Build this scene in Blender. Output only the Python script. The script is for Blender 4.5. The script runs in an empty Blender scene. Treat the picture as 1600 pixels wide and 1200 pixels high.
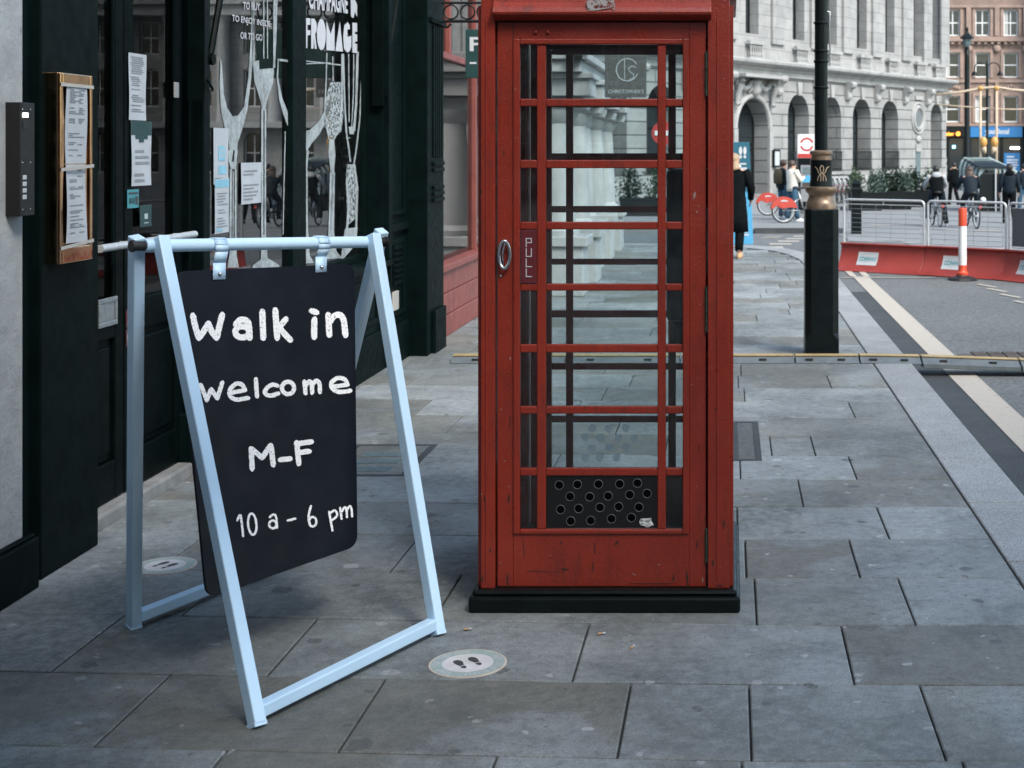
import bpy, bmesh, math, random
from mathutils import Vector, Matrix, Euler
R = math.radians
random.seed(7)
scene = bpy.context.scene
C = scene.collection

# ---------------------------------------------------------------- camera, sky, sun, exposure
F = 2200.0; VX = 1141.0; VY = 235.0; CH = 1.61        # focal length and principal point in photo pixels, eye height
cam_d = bpy.data.cameras.new('camera'); cam = bpy.data.objects.new('camera', cam_d); C.objects.link(cam)
cam.location = (0, 0, CH); cam.rotation_euler = (R(90), 0, 0)
cam_d.sensor_width = 36; cam_d.lens = 36*F/1600
cam_d.shift_x = -(VX-800)/1600; cam_d.shift_y = -(600-VY)/1600
cam_d.clip_start = 0.05; cam_d.clip_end = 2000
cam_d.dof.use_dof = True; cam_d.dof.focus_distance = 5.0; cam_d.dof.aperture_fstop = 8
scene.camera = cam
SUN_EL, SUN_AZ = 45, 140          # elevation, heading of the sun seen from the camera (0 = straight ahead, clockwise)
w = bpy.data.worlds.new('World'); scene.world = w; w.use_nodes = True
nt = w.node_tree; bg = nt.nodes['Background']
sky = nt.nodes.new('ShaderNodeTexSky'); sky.sky_type = 'NISHITA'; sky.sun_disc = False
sky.sun_elevation = R(SUN_EL); sky.sun_rotation = R(SUN_AZ); sky.dust_density = 2.0; sky.air_density = 1.0; sky.ozone_density = 0.15
tint = nt.nodes.new('ShaderNodeMix'); tint.data_type = 'RGBA'; tint.blend_type = 'MULTIPLY'; tint.inputs[0].default_value = 1.0; tint.inputs[7].default_value = (0.93, 1.0, 0.975, 1)
nt.links.new(sky.outputs[0], tint.inputs[6]); nt.links.new(tint.outputs[2], bg.inputs[0]); bg.inputs[1].default_value = 0.15
sl = bpy.data.lights.new('sun', 'SUN'); sl.energy = 1.7; sl.angle = R(22); sl.color = (1, 0.96, 0.91)
so = bpy.data.objects.new('sun', sl); C.objects.link(so); so.location = (0, 0, 30)
_sd = Vector((math.sin(R(SUN_AZ))*math.cos(R(SUN_EL)), math.cos(R(SUN_AZ))*math.cos(R(SUN_EL)), math.sin(R(SUN_EL))))
so.rotation_euler = _sd.to_track_quat('Z', 'Y').to_euler()
scene.view_settings.view_transform = 'Standard'; scene.view_settings.look = 'None'
scene.view_settings.exposure = 1.3; scene.view_settings.gamma = 1
scene.render.engine = 'CYCLES'
scene.cycles.use_denoising = True
scene.cycles.max_bounces = 7; scene.cycles.transparent_max_bounces = 24
scene.cycles.caustics_reflective = False; scene.cycles.caustics_refractive = False

# ---------------------------------------------------------------- helpers
def P(px, py, D):                 # photo pixel at depth D -> point
    return Vector(((px-VX)*D/F, D, CH-(py-VY)*D/F))
def PX(px, py, X):                # photo pixel on the plane x = X -> point
    D = X*F/(px-VX)
    return Vector((X, D, CH-(py-VY)*D/F))
def ray_plane(px, py, p0, n):
    d = Vector(((px-VX)/F, 1, -(py-VY)/F)); o = Vector((0, 0, CH))
    return o + d*((p0-o).dot(n)/d.dot(n))
WM = {}
def tag(o, label=None, cat=None, group=None, kind=None):
    if label: o['label'] = label
    if cat: o['category'] = cat
    if group: o['group'] = group
    if kind: o['kind'] = kind
    return o
def thing(name, label, cat, loc=(0, 0, 0), rz=0, group=None):
    o = bpy.data.objects.new(name, None); C.objects.link(o)
    o.empty_display_size = 0.1
    o.location = loc; o.rotation_euler = (0, 0, rz)
    WM[o.name] = Matrix.Translation(Vector(loc)) @ Matrix.Rotation(rz, 4, 'Z')
    return tag(o, label, cat, group)
def dup(o, parent=None, loc=None, rz=None, label=None):
    c = o.copy(); C.objects.link(c); c.parent = parent
    if loc is not None: c.location = loc
    if rz is not None: c.rotation_euler = (0, 0, rz)
    if label: c['label'] = label
    for ch in list(o.children): dup(ch, c)
    return c
class M:
    def __init__(s): s.v = []; s.f = []; s.tone = None
    def add(s, vs, fs):
        n = len(s.v); s.v += [Vector(v) for v in vs]; s.f += [tuple(i+n for i in f) for f in fs]; return s
    def box(s, x0, x1, y0, y1, z0, z1):
        return s.add([(x0,y0,z0),(x1,y0,z0),(x1,y1,z0),(x0,y1,z0),(x0,y0,z1),(x1,y0,z1),(x1,y1,z1),(x0,y1,z1)],
                     [(0,3,2,1),(4,5,6,7),(0,1,5,4),(1,2,6,5),(2,3,7,6),(3,0,4,7)])
    def cbox(s, c, sx, sy, sz): return s.box(c[0]-sx/2,c[0]+sx/2,c[1]-sy/2,c[1]+sy/2,c[2]-sz/2,c[2]+sz/2)
    def quad(s, a, b, c, d): return s.add([a,b,c,d], [(0,1,2,3)])
    def poly(s, pts): return s.add(pts, [tuple(range(len(pts)))])
    def slab(s, pts, off):                      # planar outline pushed along off, closed
        off = Vector(off); n = len(pts); a = [Vector(p) for p in pts]; b = [p+off for p in a]
        fs = [tuple(range(n)), tuple(range(2*n-1, n-1, -1))]
        for i in range(n):
            j = (i+1) % n; fs.append((i, i+n, j+n, j))
        return s.add(a+b, fs)
    def ring_loft(s, rings, cap=True, close=False):
        n = len(rings[0]); vs = [p for r in rings for p in r]; fs = []
        m = len(rings)
        for k in range(m if close else m-1):
            k2 = (k+1) % m
            for i in range(n):
                j = (i+1) % n; fs.append((k*n+i, k*n+j, k2*n+j, k2*n+i))
        if cap and not close: fs += [tuple(range(n-1, -1, -1)), tuple(range((m-1)*n, m*n))]
        return s.add(vs, fs)
    def tube(s, path, r, seg=10, close=False, up=None):
        path = [Vector(p) for p in path]; n = len(path); rs = r if isinstance(r, (list, tuple)) else [r]*n
        rings = []; prev = None
        for i, p in enumerate(path):
            a = path[i-1] if (i > 0 or close) else p
            b = path[(i+1) % n] if (i < n-1 or close) else p
            t = (b-a).normalized()
            if prev is None:
                u = Vector(up) if up else (Vector((0,0,1)) if abs(t.z) < 0.9 else Vector((1,0,0)))
            else: u = prev
            x = u - t*u.dot(t)
            if x.length < 1e-5: x = t.orthogonal()
            x.normalize(); y = t.cross(x); prev = x
            rings.append([p + (x*math.cos(2*math.pi*k/seg)+y*math.sin(2*math.pi*k/seg))*rs[i] for k in range(seg)])
        return s.ring_loft(rings, True, close)
    def bar(s, a, b, wx, wy, side):             # rectangular bar from a to b; wx measured along 'side'
        a = Vector(a); b = Vector(b); t = (b-a).normalized(); x = Vector(side); x = (x-t*x.dot(t)).normalized(); y = t.cross(x)
        q = [(-1,-1),(1,-1),(1,1),(-1,1)]
        return s.ring_loft([[p+x*(i*wx/2)+y*(j*wy/2) for i, j in q] for p in (a, b)])
    def lathe(s, c, prof, seg=24, sx=1, sy=1):
        c = Vector(c)
        return s.ring_loft([[c+Vector((r*sx*math.cos(2*math.pi*k/seg), r*sy*math.sin(2*math.pi*k/seg), z)) for k in range(seg)] for r, z in prof])
    def ngon_lathe(s, c, prof, seg, rot=0):
        c = Vector(c)
        return s.ring_loft([[c+Vector((r*math.cos(2*math.pi*k/seg+rot), r*math.sin(2*math.pi*k/seg+rot), z)) for k in range(seg)] for r, z in prof])
    def ellipsoid(s, c, rx, ry, rz, seg=12, rings=8):
        pr = [(max(math.sin(math.pi*k/rings), 0.02), -math.cos(math.pi*k/rings)) for k in range(rings+1)]
        c = Vector(c)
        return s.ring_loft([[c+Vector((r*rx*math.cos(2*math.pi*k/seg), r*ry*math.sin(2*math.pi*k/seg), z*rz)) for k in range(seg)] for r, z in pr])
    def torus(s, c, rad, r, ax, seg=28, ts=8):
        c = Vector(c); ax = Vector(ax).normalized(); x = ax.orthogonal().normalized(); y = ax.cross(x)
        return s.tube([c+(x*math.cos(2*math.pi*k/seg)+y*math.sin(2*math.pi*k/seg))*rad for k in range(seg)], r, ts, close=True, up=ax)
    def disc(s, c, r, n, seg=24, thick=0.0, r0=None):
        c = Vector(c); n = Vector(n).normalized(); x = n.orthogonal().normalized(); y = n.cross(x)
        pts = [c+(x*math.cos(2*math.pi*k/seg)+y*math.sin(2*math.pi*k/seg))*r for k in range(seg)]
        return s.slab(pts, -n*thick) if thick else s.poly(pts)
    def strip(s, pts, width, fmap, jit=0.0, step=None, taper=0.8):   # 2-D stroke mapped onto a surface
        if step:
            out = []
            for a, b in zip(pts[:-1], pts[1:]):
                L = math.hypot(b[0]-a[0], b[1]-a[1]); k = max(1, int(L/step))
                out += [(a[0]+(b[0]-a[0])*i/k, a[1]+(b[1]-a[1])*i/k) for i in range(k)]
            pts = out+[pts[-1]]
        n = len(pts); ws = width if isinstance(width, (list, tuple)) else None
        L_, R_ = [], []
        for i, p in enumerate(pts):
            a = pts[max(i-1, 0)]; b = pts[min(i+1, n-1)]
            dx, dy = b[0]-a[0], b[1]-a[1]; l = math.hypot(dx, dy) or 1
            if ws: wd = ws[0]+(ws[-1]-ws[0])*i/max(n-1,1) if len(ws) == 2 else ws[i]
            else: wd = width*(taper if i in (0, n-1) else 1)
            nx, ny = -dy/l, dx/l
            j1, j2 = random.uniform(-jit, jit), random.uniform(-jit, jit)
            L_.append((p[0]+nx*(wd/2+j1), p[1]+ny*(wd/2+j1))); R_.append((p[0]-nx*(wd/2+j2), p[1]-ny*(wd/2+j2)))
        for i in range(n-1):
            s.poly([fmap(*L_[i]), fmap(*L_[i+1]), fmap(*R_[i+1]), fmap(*R_[i])])
        return s
    def text(s, string, fmap, u0, u1, v0, v1, offset=0.0, depth=0.0, shear=0.0, keep=False):
        cu = bpy.data.curves.new('t', 'FONT'); cu.body = string; cu.offset = offset; cu.resolution_u = 3; cu.shear = shear
        ob = bpy.data.objects.new('t', cu); C.objects.link(ob); bpy.context.view_layer.update()
        me = bpy.data.meshes.new_from_object(ob.evaluated_get(bpy.context.evaluated_depsgraph_get()))
        vs = [v.co.copy() for v in me.vertices]; fs = [tuple(p.vertices) for p in me.polygons]
        bpy.data.objects.remove(ob); bpy.data.curves.remove(cu); bpy.data.meshes.remove(me)
        if not vs: return s
        xa, xb = min(v.x for v in vs), max(v.x for v in vs); ya, yb = min(v.y for v in vs), max(v.y for v in vs)
        s.add([fmap(u0+(v.x-xa)/(xb-xa)*(u1-u0), v0+(v.y-ya)/(yb-ya)*(v1-v0)) for v in vs], fs)
        return s
    def build(s, name, mat, parent=None, world=True, smooth=False, bevel=0.0, label=None, bseg=2, solid=0.0):
        me = bpy.data.meshes.new(name)
        vs = s.v
        if parent is not None and world and parent.name in WM:
            inv = WM[parent.name].inverted(); vs = [inv @ v for v in vs]
        me.from_pydata([tuple(v) for v in vs], [], s.f)
        if isinstance(mat, str): mat = MAT[mat]
        me.materials.append(mat)
        bm = bmesh.new(); bm.from_mesh(me); bmesh.ops.recalc_face_normals(bm, faces=bm.faces); bm.to_mesh(me); bm.free()
        if s.tone is not None:
            at = me.attributes.new('tone', 'FLOAT', 'POINT'); at.data.foreach_set('value', s.tone)
        o = bpy.data.objects.new(name, me); C.objects.link(o)
        if parent is not None:
            o.parent = parent
            if parent.name in WM: WM[o.name] = WM[parent.name]
        if solid:
            md = o.modifiers.new('thickness', 'SOLIDIFY'); md.thickness = solid
        if bevel:
            md = o.modifiers.new('bevel', 'BEVEL'); md.width = bevel; md.segments = bseg; md.limit_method = 'ANGLE'; md.angle_limit = R(40)
            md.harden_normals = False
        if smooth:
            for p in me.polygons: p.use_smooth = True
            if smooth != 2:
                try: me.set_sharp_from_angle(angle=R(40))
                except Exception: pass
        if label: o['label'] = label
        return o
def struct(m, name, mat, **k):
    o = m.build(name, mat, None, **k); o['kind'] = 'structure'; return o
def single(m, name, mat, label, cat, group=None, **k):
    return tag(m.build(name, mat, None, **k), label, cat, group)

# ---------------------------------------------------------------- materials
MAT = {}
def newmat(name):
    m = bpy.data.materials.new(name); m.use_nodes = True; MAT[name] = m
    nt = m.node_tree; return m, nt, nt.nodes['Principled BSDF']
def N(nt, t, **k):
    n = nt.nodes.new(t)
    for a, b in k.items(): setattr(n, a, b)
    return n
def lk(nt, a, b): nt.links.new(a, b)
def noise(nt, scale, detail=4, rough=0.6, co=None, dist=0.0):
    n = N(nt, 'ShaderNodeTexNoise'); n.inputs['Scale'].default_value = scale; n.inputs['Detail'].default_value = detail
    n.inputs['Roughness'].default_value = rough; n.inputs['Distortion'].default_value = dist
    if co: lk(nt, co, n.inputs['Vector'])
    return n.outputs['Fac']
def ramp(nt, src, stops):
    r = N(nt, 'ShaderNodeValToRGB'); e = r.color_ramp.elements
    while len(e) > 1: e.remove(e[-1])
    for i, (p, c) in enumerate(stops):
        x = e[0] if i == 0 else e.new(p)
        x.position = p; x.color = (c, c, c, 1) if not isinstance(c, tuple) else (*c, 1)
    lk(nt, src, r.inputs[0]); return r.outputs[0]
def mixc(nt, fac, a, b, mode='MIX'):
    m = N(nt, 'ShaderNodeMix', data_type='RGBA', blend_type=mode)
    for sock, val in ((m.inputs[0], fac), (m.inputs[6], a), (m.inputs[7], b)):
        if isinstance(val, (int, float)): sock.default_value = val if sock.type == 'VALUE' else (val, val, val, 1)
        elif isinstance(val, tuple): sock.default_value = (*val, 1)
        else: lk(nt, val, sock)
    return m.outputs[2]
def math_(nt, op, a, b=0.0):
    m = N(nt, 'ShaderNodeMath', operation=op)
    for s_, v in ((m.inputs[0], a), (m.inputs[1], b)):
        if isinstance(v, (int, float)): s_.default_value = v
        else: lk(nt, v, s_)
    return m.outputs[0]
def bump(nt, bs, h, strength=0.2, dist=0.01):
    b = N(nt, 'ShaderNodeBump'); b.inputs['Strength'].default_value = strength; b.inputs['Distance'].default_value = dist
    lk(nt, h, b.inputs['Height']); lk(nt, b.outputs[0], bs.inputs['Normal'])
def coord(nt): return N(nt, 'ShaderNodeNewGeometry').outputs['Position']
def objco(nt): return N(nt, 'ShaderNodeTexCoord').outputs['Object']
def plain(name, col, rough=0.5, metal=0.0, var=0.15, scale=12, bmp=0.0, spec=0.5, coat=0.0):
    m, nt, bs = newmat(name); co = objco(nt)
    n = noise(nt, scale, 5, 0.6, co)
    k = ramp(nt, n, [(0.3, 1-var), (0.7, 1+var)])
    lk(nt, mixc(nt, 1.0, tuple(col), k, 'MULTIPLY'), bs.inputs['Base Color'])
    bs.inputs['Metallic'].default_value = metal; bs.inputs['Specular IOR Level'].default_value = spec
    lk(nt, ramp(nt, noise(nt, scale*2.3, 3, 0.6, co), [(0.3, max(rough-0.08, 0.03)), (0.7, min(rough+0.08, 1))]), bs.inputs['Roughness'])
    if coat: bs.inputs['Coat Weight'].default_value = coat
    if bmp: bump(nt, bs, noise(nt, scale*8, 4, 0.6, co), bmp, 0.004)
    return m
def emit(name, col, s):
    m, nt, bs = newmat(name); bs.inputs['Base Color'].default_value = (*col, 1)
    bs.inputs['Emission Color'].default_value = (*col, 1); bs.inputs['Emission Strength'].default_value = s; return m

# paving flags: per-flag tone, blue/brown stone, stains, gum
m, nt, bs = newmat('flagstone'); co = coord(nt)
at = N(nt, 'ShaderNodeAttribute', attribute_name='tone').outputs['Fac']
base = ramp(nt, at, [(0.0, (0.148, 0.150, 0.136)), (0.35, (0.205, 0.209, 0.192)), (0.65, (0.220, 0.240, 0.242)), (1.0, (0.30, 0.322, 0.325))])
bigp = noise(nt, 1.1, 6, 0.62, co, 0.6)
base = mixc(nt, ramp(nt, bigp, [(0.5, 0.0), (0.56, 0.55)]), base, (0.25, 0.278, 0.295))
base = mixc(nt, 1.0, base, ramp(nt, noise(nt, 2.7, 9, 0.78, co, 0.4), [(0.30, 0.55), (0.48, 0.96), (0.70, 1.16)]), 'MULTIPLY')
base = mixc(nt, 1.0, base, ramp(nt, noise(nt, 150, 3, 0.8, co), [(0.34, 0.74), (0.66, 1.26)]), 'MULTIPLY')
base = mixc(nt, 1.0, base, ramp(nt, noise(nt, 22, 7, 0.82, co), [(0.34, 0.66), (0.52, 1.0), (0.68, 1.16)]), 'MULTIPLY')
for sc_, th, c_, seed in ((3.1, 0.085, (0.06, 0.065, 0.068), 0.0), (2.3, 0.050, (0.46, 0.47, 0.47), 11.0), (6.3, 0.07, (0.40, 0.41, 0.42), 31.0), (5.1, 0.06, (0.085, 0.085, 0.085), 23.0)):
    mp = N(nt, 'ShaderNodeMapping'); mp.inputs['Location'].default_value = (seed, seed*0.7, 0); lk(nt, co, mp.inputs['Vector'])
    wob = N(nt, 'ShaderNodeVectorMath', operation='MULTIPLY_ADD'); nn = N(nt, 'ShaderNodeTexNoise'); nn.inputs['Scale'].default_value = 18; lk(nt, co, nn.inputs['Vector'])
    lk(nt, nn.outputs['Color'], wob.inputs[0]); wob.inputs[1].default_value = (0.05, 0.05, 0.0); lk(nt, mp.outputs[0], wob.inputs[2])
    vo = N(nt, 'ShaderNodeTexVoronoi', voronoi_dimensions='2D'); vo.inputs['Scale'].default_value = sc_; lk(nt, wob.outputs[0], vo.inputs['Vector'])
    cellr = N(nt, 'ShaderNodeSeparateColor'); lk(nt, vo.outputs['Color'], cellr.inputs[0])
    size = math_(nt, 'MULTIPLY', math_(nt, 'POWER', cellr.outputs[0], 3.2), th*1.5)
    fac = math_(nt, 'LESS_THAN', vo.outputs['Distance'], size)
    base = mixc(nt, math_(nt, 'MULTIPLY', math_(nt, 'MULTIPLY', fac, ramp(nt, noise(nt, 55, 4, 0.7, co), [(0.3, 0.35), (0.6, 1.0)])), 0.8), base, c_)
msk = ramp(nt, noise(nt, 0.75, 5, 0.6, co, 0.4), [(0.46, 0.0), (0.60, 1.0)])
base = mixc(nt, math_(nt, 'MULTIPLY', msk, ramp(nt, noise(nt, 19, 8, 0.85, co), [(0.42, 0.25), (0.58, 0.85)])), base, (0.085, 0.097, 0.097))
lk(nt, base, bs.inputs['Base Color']); bs.inputs['Specular IOR Level'].default_value = 0.35
lk(nt, ramp(nt, bigp, [(0.35, 0.55), (0.65, 0.8)]), bs.inputs['Roughness'])
bump(nt, bs, noise(nt, 60, 6, 0.7, co), 0.25, 0.004)

m, nt, bs = newmat('asphalt'); co = coord(nt)
c_ = ramp(nt, noise(nt, 0.5, 5, 0.6, co), [(0.3, (0.100, 0.108, 0.110)), (0.7, (0.135, 0.144, 0.146))])
c_ = mixc(nt, 1.0, c_, ramp(nt, noise(nt, 34, 4, 0.85, co), [(0.34, 0.45), (0.5, 1.0), (0.66, 1.6)]), 'MULTIPLY')
lk(nt, c_, bs.inputs['Base Color']); bs.inputs['Roughness'].default_value = 0.85; bump(nt, bs, noise(nt, 110, 3, 0.7, co), 0.5, 0.01)
m, nt, bs = newmat('channel'); co = coord(nt)
c_ = ramp(nt, noise(nt, 2.5, 6, 0.7, co), [(0.3, (0.028, 0.032, 0.035)), (0.7, (0.052, 0.057, 0.06))])
c_ = mixc(nt, 1.0, c_, ramp(nt, noise(nt, 70, 2, 0.7, co), [(0.3, 0.6), (0.7, 1.4)]), 'MULTIPLY')
lk(nt, c_, bs.inputs['Base Color']); bs.inputs['Roughness'].default_value = 0.8
m, nt, bs = newmat('granite'); co = coord(nt)
c_ = ramp(nt, noise(nt, 150, 3, 0.8, co), [(0.34, (0.12, 0.127, 0.13)), (0.49, (0.26, 0.27, 0.275)), (0.64, (0.44, 0.45, 0.45))])
at = N(nt, 'ShaderNodeAttribute', attribute_name='tone').outputs['Fac']
c_ = mixc(nt, 1.0, c_, ramp(nt, at, [(0, 0.86), (1, 1.1)]), 'MULTIPLY')
c_ = mixc(nt, 1.0, c_, ramp(nt, noise(nt, 3, 5, 0.7, co), [(0.3, 0.8), (0.7, 1.1)]), 'MULTIPLY')
lk(nt, c_, bs.inputs['Base Color']); bs.inputs['Roughness'].default_value = 0.65
m, nt, bs = newmat('plaza'); co = coord(nt)
c_ = ramp(nt, noise(nt, 0.4, 6, 0.65, co), [(0.3, (0.165, 0.171, 0.173)), (0.7, (0.225, 0.231, 0.232))])
c_ = mixc(nt, 1.0, c_, ramp(nt, noise(nt, 20, 4, 0.7, co), [(0.3, 0.85), (0.7, 1.12)]), 'MULTIPLY')
lk(nt, c_, bs.inputs['Base Color']); bs.inputs['Roughness'].default_value = 0.85
m, nt, bs = newmat('road_paint'); co = coord(nt)
wn = noise(nt, 22, 8, 0.8, co)
c_ = mixc(nt, ramp(nt, wn, [(0.34, 0.0), (0.44, 1.0)]), (0.13, 0.127, 0.12), (0.44, 0.40, 0.345))
c_ = mixc(nt, 1.0, c_, ramp(nt, noise(nt, 120, 2, 0.6, co), [(0.3, 0.8), (0.7, 1.1)]), 'MULTIPLY')
lk(nt, c_, bs.inputs['Base Color']); bs.inputs['Roughness'].default_value = 0.8
plain('bed', (0.07, 0.07, 0.066), 0.9, scale=30)

# telephone box paint: chips, runs of grime, orange-peel
m, nt, bs = newmat('red_paint'); co = coord(nt)
c_ = ramp(nt, noise(nt, 3.0, 6, 0.65, co), [(0.28, (0.21, 0.020, 0.0095)), (0.72, (0.285, 0.028, 0.0125))])
c_ = mixc(nt, 1.0, c_, ramp(nt, noise(nt, 210, 2, 0.6, co), [(0.3, 0.86), (0.7, 1.12)]), 'MULTIPLY')
st = N(nt, 'ShaderNodeMapping'); st.inputs['Scale'].default_value = (22, 22, 3.5); lk(nt, co, st.inputs['Vector'])
gr = math_(nt, 'MULTIPLY', ramp(nt, noise(nt, 1.0, 7, 0.8, st.outputs[0]), [(0.50, 0.0), (0.68, 1.0)]), ramp(nt, noise(nt, 2.2, 4, 0.6, co), [(0.42, 0.1), (0.62, 1.0)]))
c_ = mixc(nt, math_(nt, 'MULTIPLY', gr, 0.62), c_, (0.05, 0.014, 0.010))
c_ = mixc(nt, math_(nt, 'MULTIPLY', ramp(nt, noise(nt, 38, 5, 0.8, co), [(0.55, 0.0), (0.72, 1.0)]), 0.35), c_, (0.07, 0.018, 0.013))
s2 = N(nt, 'ShaderNodeMapping'); s2.inputs['Scale'].default_value = (34, 34, 60); lk(nt, co, s2.inputs['Vector'])
ch = ramp(nt, noise(nt, 1.0, 4, 0.65, s2.outputs[0]), [(0.715, 0.0), (0.725, 1.0)])
c_ = mixc(nt, math_(nt, 'MULTIPLY', ch, 0.8), c_, (0.40, 0.30, 0.27))
ch2 = ramp(nt, noise(nt, 13, 6, 0.8, co, 0.6), [(0.285, 1.0), (0.305, 0.0)])
c_ = mixc(nt, math_(nt, 'MULTIPLY', ch2, 0.9), c_, (0.016, 0.014, 0.014))
s4 = N(nt, 'ShaderNodeMapping'); s4.inputs['Scale'].default_value = (60, 60, 5); lk(nt, co, s4.inputs['Vector'])
ch3 = ramp(nt, noise(nt, 1.0, 3, 0.6, s4.outputs[0], 0.3), [(0.71, 0.0), (0.735, 1.0)])
c_ = mixc(nt, math_(nt, 'MULTIPLY', ch3, 0.75), c_, (0.022, 0.014, 0.014))
lk(nt, c_, bs.inputs['Base Color']); bs.inputs['Specular IOR Level'].default_value = 0.5
lk(nt, ramp(nt, noise(nt, 8, 6, 0.7, co), [(0.3, 0.24), (0.7, 0.55)]), bs.inputs['Roughness'])
bump(nt, bs, noise(nt, 105, 3, 0.6, co), 0.55, 0.003)
plain('shopfront_red', (0.20, 0.055, 0.046), 0.55, scale=5, var=0.2)
plain('dark_paint', (0.0022, 0.0062, 0.0062), 0.5, scale=7, var=0.3, bmp=0.12, spec=0.035)
plain('door_paint', (0.0016, 0.0040, 0.0040), 0.45, scale=7, var=0.3, bmp=0.1, spec=0.04)
plain('black_paint', (0.003, 0.006, 0.0065), 0.36, scale=9, var=0.3, bmp=0.06, spec=0.22)
plain('black_iron', (0.006, 0.009, 0.0095), 0.5, scale=9, spec=0.2)
plain('dark_metal', (0.011, 0.011, 0.0115), 0.45, scale=20, spec=0.25)
plain('hole_black', (0.0012, 0.0012, 0.0012), 0.8, spec=0.05)
plain('hole_rim', (0.10, 0.11, 0.115), 0.5)
m, nt, bs = newmat('peeling_white'); co = coord(nt)
pm = N(nt, 'ShaderNodeMapping'); pm.inputs['Scale'].default_value = (6, 6, 2.2); lk(nt, co, pm.inputs['Vector'])
c_ = mixc(nt, ramp(nt, noise(nt, 1.0, 9, 0.72, pm.outputs[0], 0.4), [(0.66, 0.0), (0.68, 1.0)]), (0.34, 0.355, 0.36), (0.07, 0.07, 0.07))
c_ = mixc(nt, 1.0, c_, ramp(nt, noise(nt, 7, 5, 0.6, co), [(0.3, 0.8), (0.7, 1.1)]), 'MULTIPLY')
lk(nt, c_, bs.inputs['Base Color']); bs.inputs['Roughness'].default_value = 0.7; bump(nt, bs, noise(nt, 9, 8, 0.7, co), 0.5, 0.02)
plain('chrome', (0.62, 0.63, 0.64), 0.18, metal=1.0, var=0.06, scale=30)
plain('steel', (0.36, 0.38, 0.39), 0.42, metal=0.85, var=0.15, scale=30)
plain('galvanised', (0.52, 0.55, 0.57), 0.45, metal=0.35, var=0.15, scale=30)
plain('brass', (0.66, 0.40, 0.22), 0.10, metal=1.0, var=0.25, scale=6)
plain('gold_paint', (0.235, 0.165, 0.115), 0.33, metal=0.6, var=0.18, scale=14)
plain('gold_line', (0.50, 0.38, 0.27), 0.4, metal=0.3, var=0.1, scale=14)
plain('chip_pale', (0.30, 0.20, 0.18), 0.7, var=0.2)
plain('scrape_dark', (0.035, 0.012, 0.010), 0.6, var=0.4, scale=60)
plain('hinge_green', (0.022, 0.05, 0.032), 0.5, scale=40, var=0.35)
plain('sign_blue', (0.58, 0.80, 1.0), 0.38, var=0.03, scale=5, spec=0.5)
plain('board_black', (0.0026, 0.0042, 0.0100), 0.45, var=0.25, scale=4, spec=0.18)
plain('rubber', (0.012, 0.012, 0.013), 0.6, scale=20)
plain('white_paint', (0.72, 0.73, 0.74), 0.5, var=0.06, scale=10)
plain('decal_white', (0.62, 0.67, 0.69), 0.6, var=0.16, scale=20)
plain('letter_white', (0.52, 0.53, 0.56), 0.6, var=0.05, scale=20)
plain('ink', (0.05, 0.055, 0.06), 0.7, var=0.1)
plain('ink_grey', (0.22, 0.23, 0.25), 0.7, var=0.1)
plain('paper', (0.42, 0.45, 0.48), 0.7, var=0.06, scale=6)
plain('tape', (0.42, 0.40, 0.37), 0.4, var=0.08, scale=30)
plain('teal', (0.05, 0.24, 0.28), 0.5, var=0.1)
plain('dark_teal', (0.010, 0.045, 0.045), 0.5, var=0.15)
plain('pale_blue', (0.22, 0.47, 0.60), 0.5, var=0.1)
plain('sticker_green', (0.33, 0.42, 0.41), 0.6, var=0.15, scale=30)
plain('sticker_white', (0.62, 0.61, 0.62), 0.6, var=0.12, scale=14)
plain('sticker_rim', (0.62, 0.53, 0.45), 0.6, var=0.1, scale=14)
plain('pull_red', (0.115, 0.016, 0.022), 0.4, var=0.1)
plain('column_brown', (0.34, 0.255, 0.205), 0.7, var=0.15, scale=8)
plain('brown', (0.10, 0.07, 0.055), 0.7, var=0.25, scale=8)
plain('interior', (0.018, 0.020, 0.021), 0.8, var=0.3, scale=3)
plain('cable_yellow', (0.36, 0.26, 0.12), 0.6, var=0.2, scale=12)
plain('cable_grey', (0.11, 0.13, 0.14), 0.6, var=0.2, scale=9)
plain('barrier_red', (0.25, 0.034, 0.028), 0.5, var=0.14, scale=3)
plain('guard_red', (0.40, 0.045, 0.03), 0.45, var=0.1)
plain('orange', (0.58, 0.065, 0.025), 0.45, var=0.08)
plain('rust', (0.062, 0.048, 0.040), 0.8, var=0.4, scale=9)
plain('cover_metal', (0.085, 0.088, 0.086), 0.6, var=0.35, scale=22, bmp=0.4)
plain('cover_blue', (0.10, 0.14, 0.15), 0.6, var=0.3, scale=22)
plain('sign_red', (0.42, 0.04, 0.035), 0.5, var=0.05)
plain('bright_blue', (0.075, 0.33, 0.56), 0.5, var=0.06)
plain('totem_teal', (0.018, 0.11, 0.165), 0.5, var=0.06)
plain('shop_blue', (0.015, 0.16, 0.40), 0.5, var=0.05)
plain('leaf', (0.05, 0.085, 0.045), 0.55, var=0.35, scale=3)
plain('leaf_dark', (0.022, 0.042, 0.026), 0.55, var=0.4, scale=3)
plain('leaf_grey', (0.10, 0.145, 0.12), 0.6, var=0.3, scale=3)
plain('flower', (0.55, 0.50, 0.45), 0.7, var=0.2)
plain('amber', (0.50, 0.27, 0.07), 0.35, var=0.15)
plain('amber_pole', (0.45, 0.35, 0.25), 0.55, var=0.15)
plain('verdigris', (0.26, 0.33, 0.33), 0.45, var=0.2)
plain('tan', (0.42, 0.27, 0.14), 0.7, var=0.1)
plain('skin', (0.46, 0.28, 0.21), 0.55, var=0.06)
plain('hair_blonde', (0.30, 0.21, 0.13), 0.55, var=0.3, scale=40)
plain('hair_brown', (0.055, 0.033, 0.024), 0.55, var=0.3, scale=40)
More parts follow.
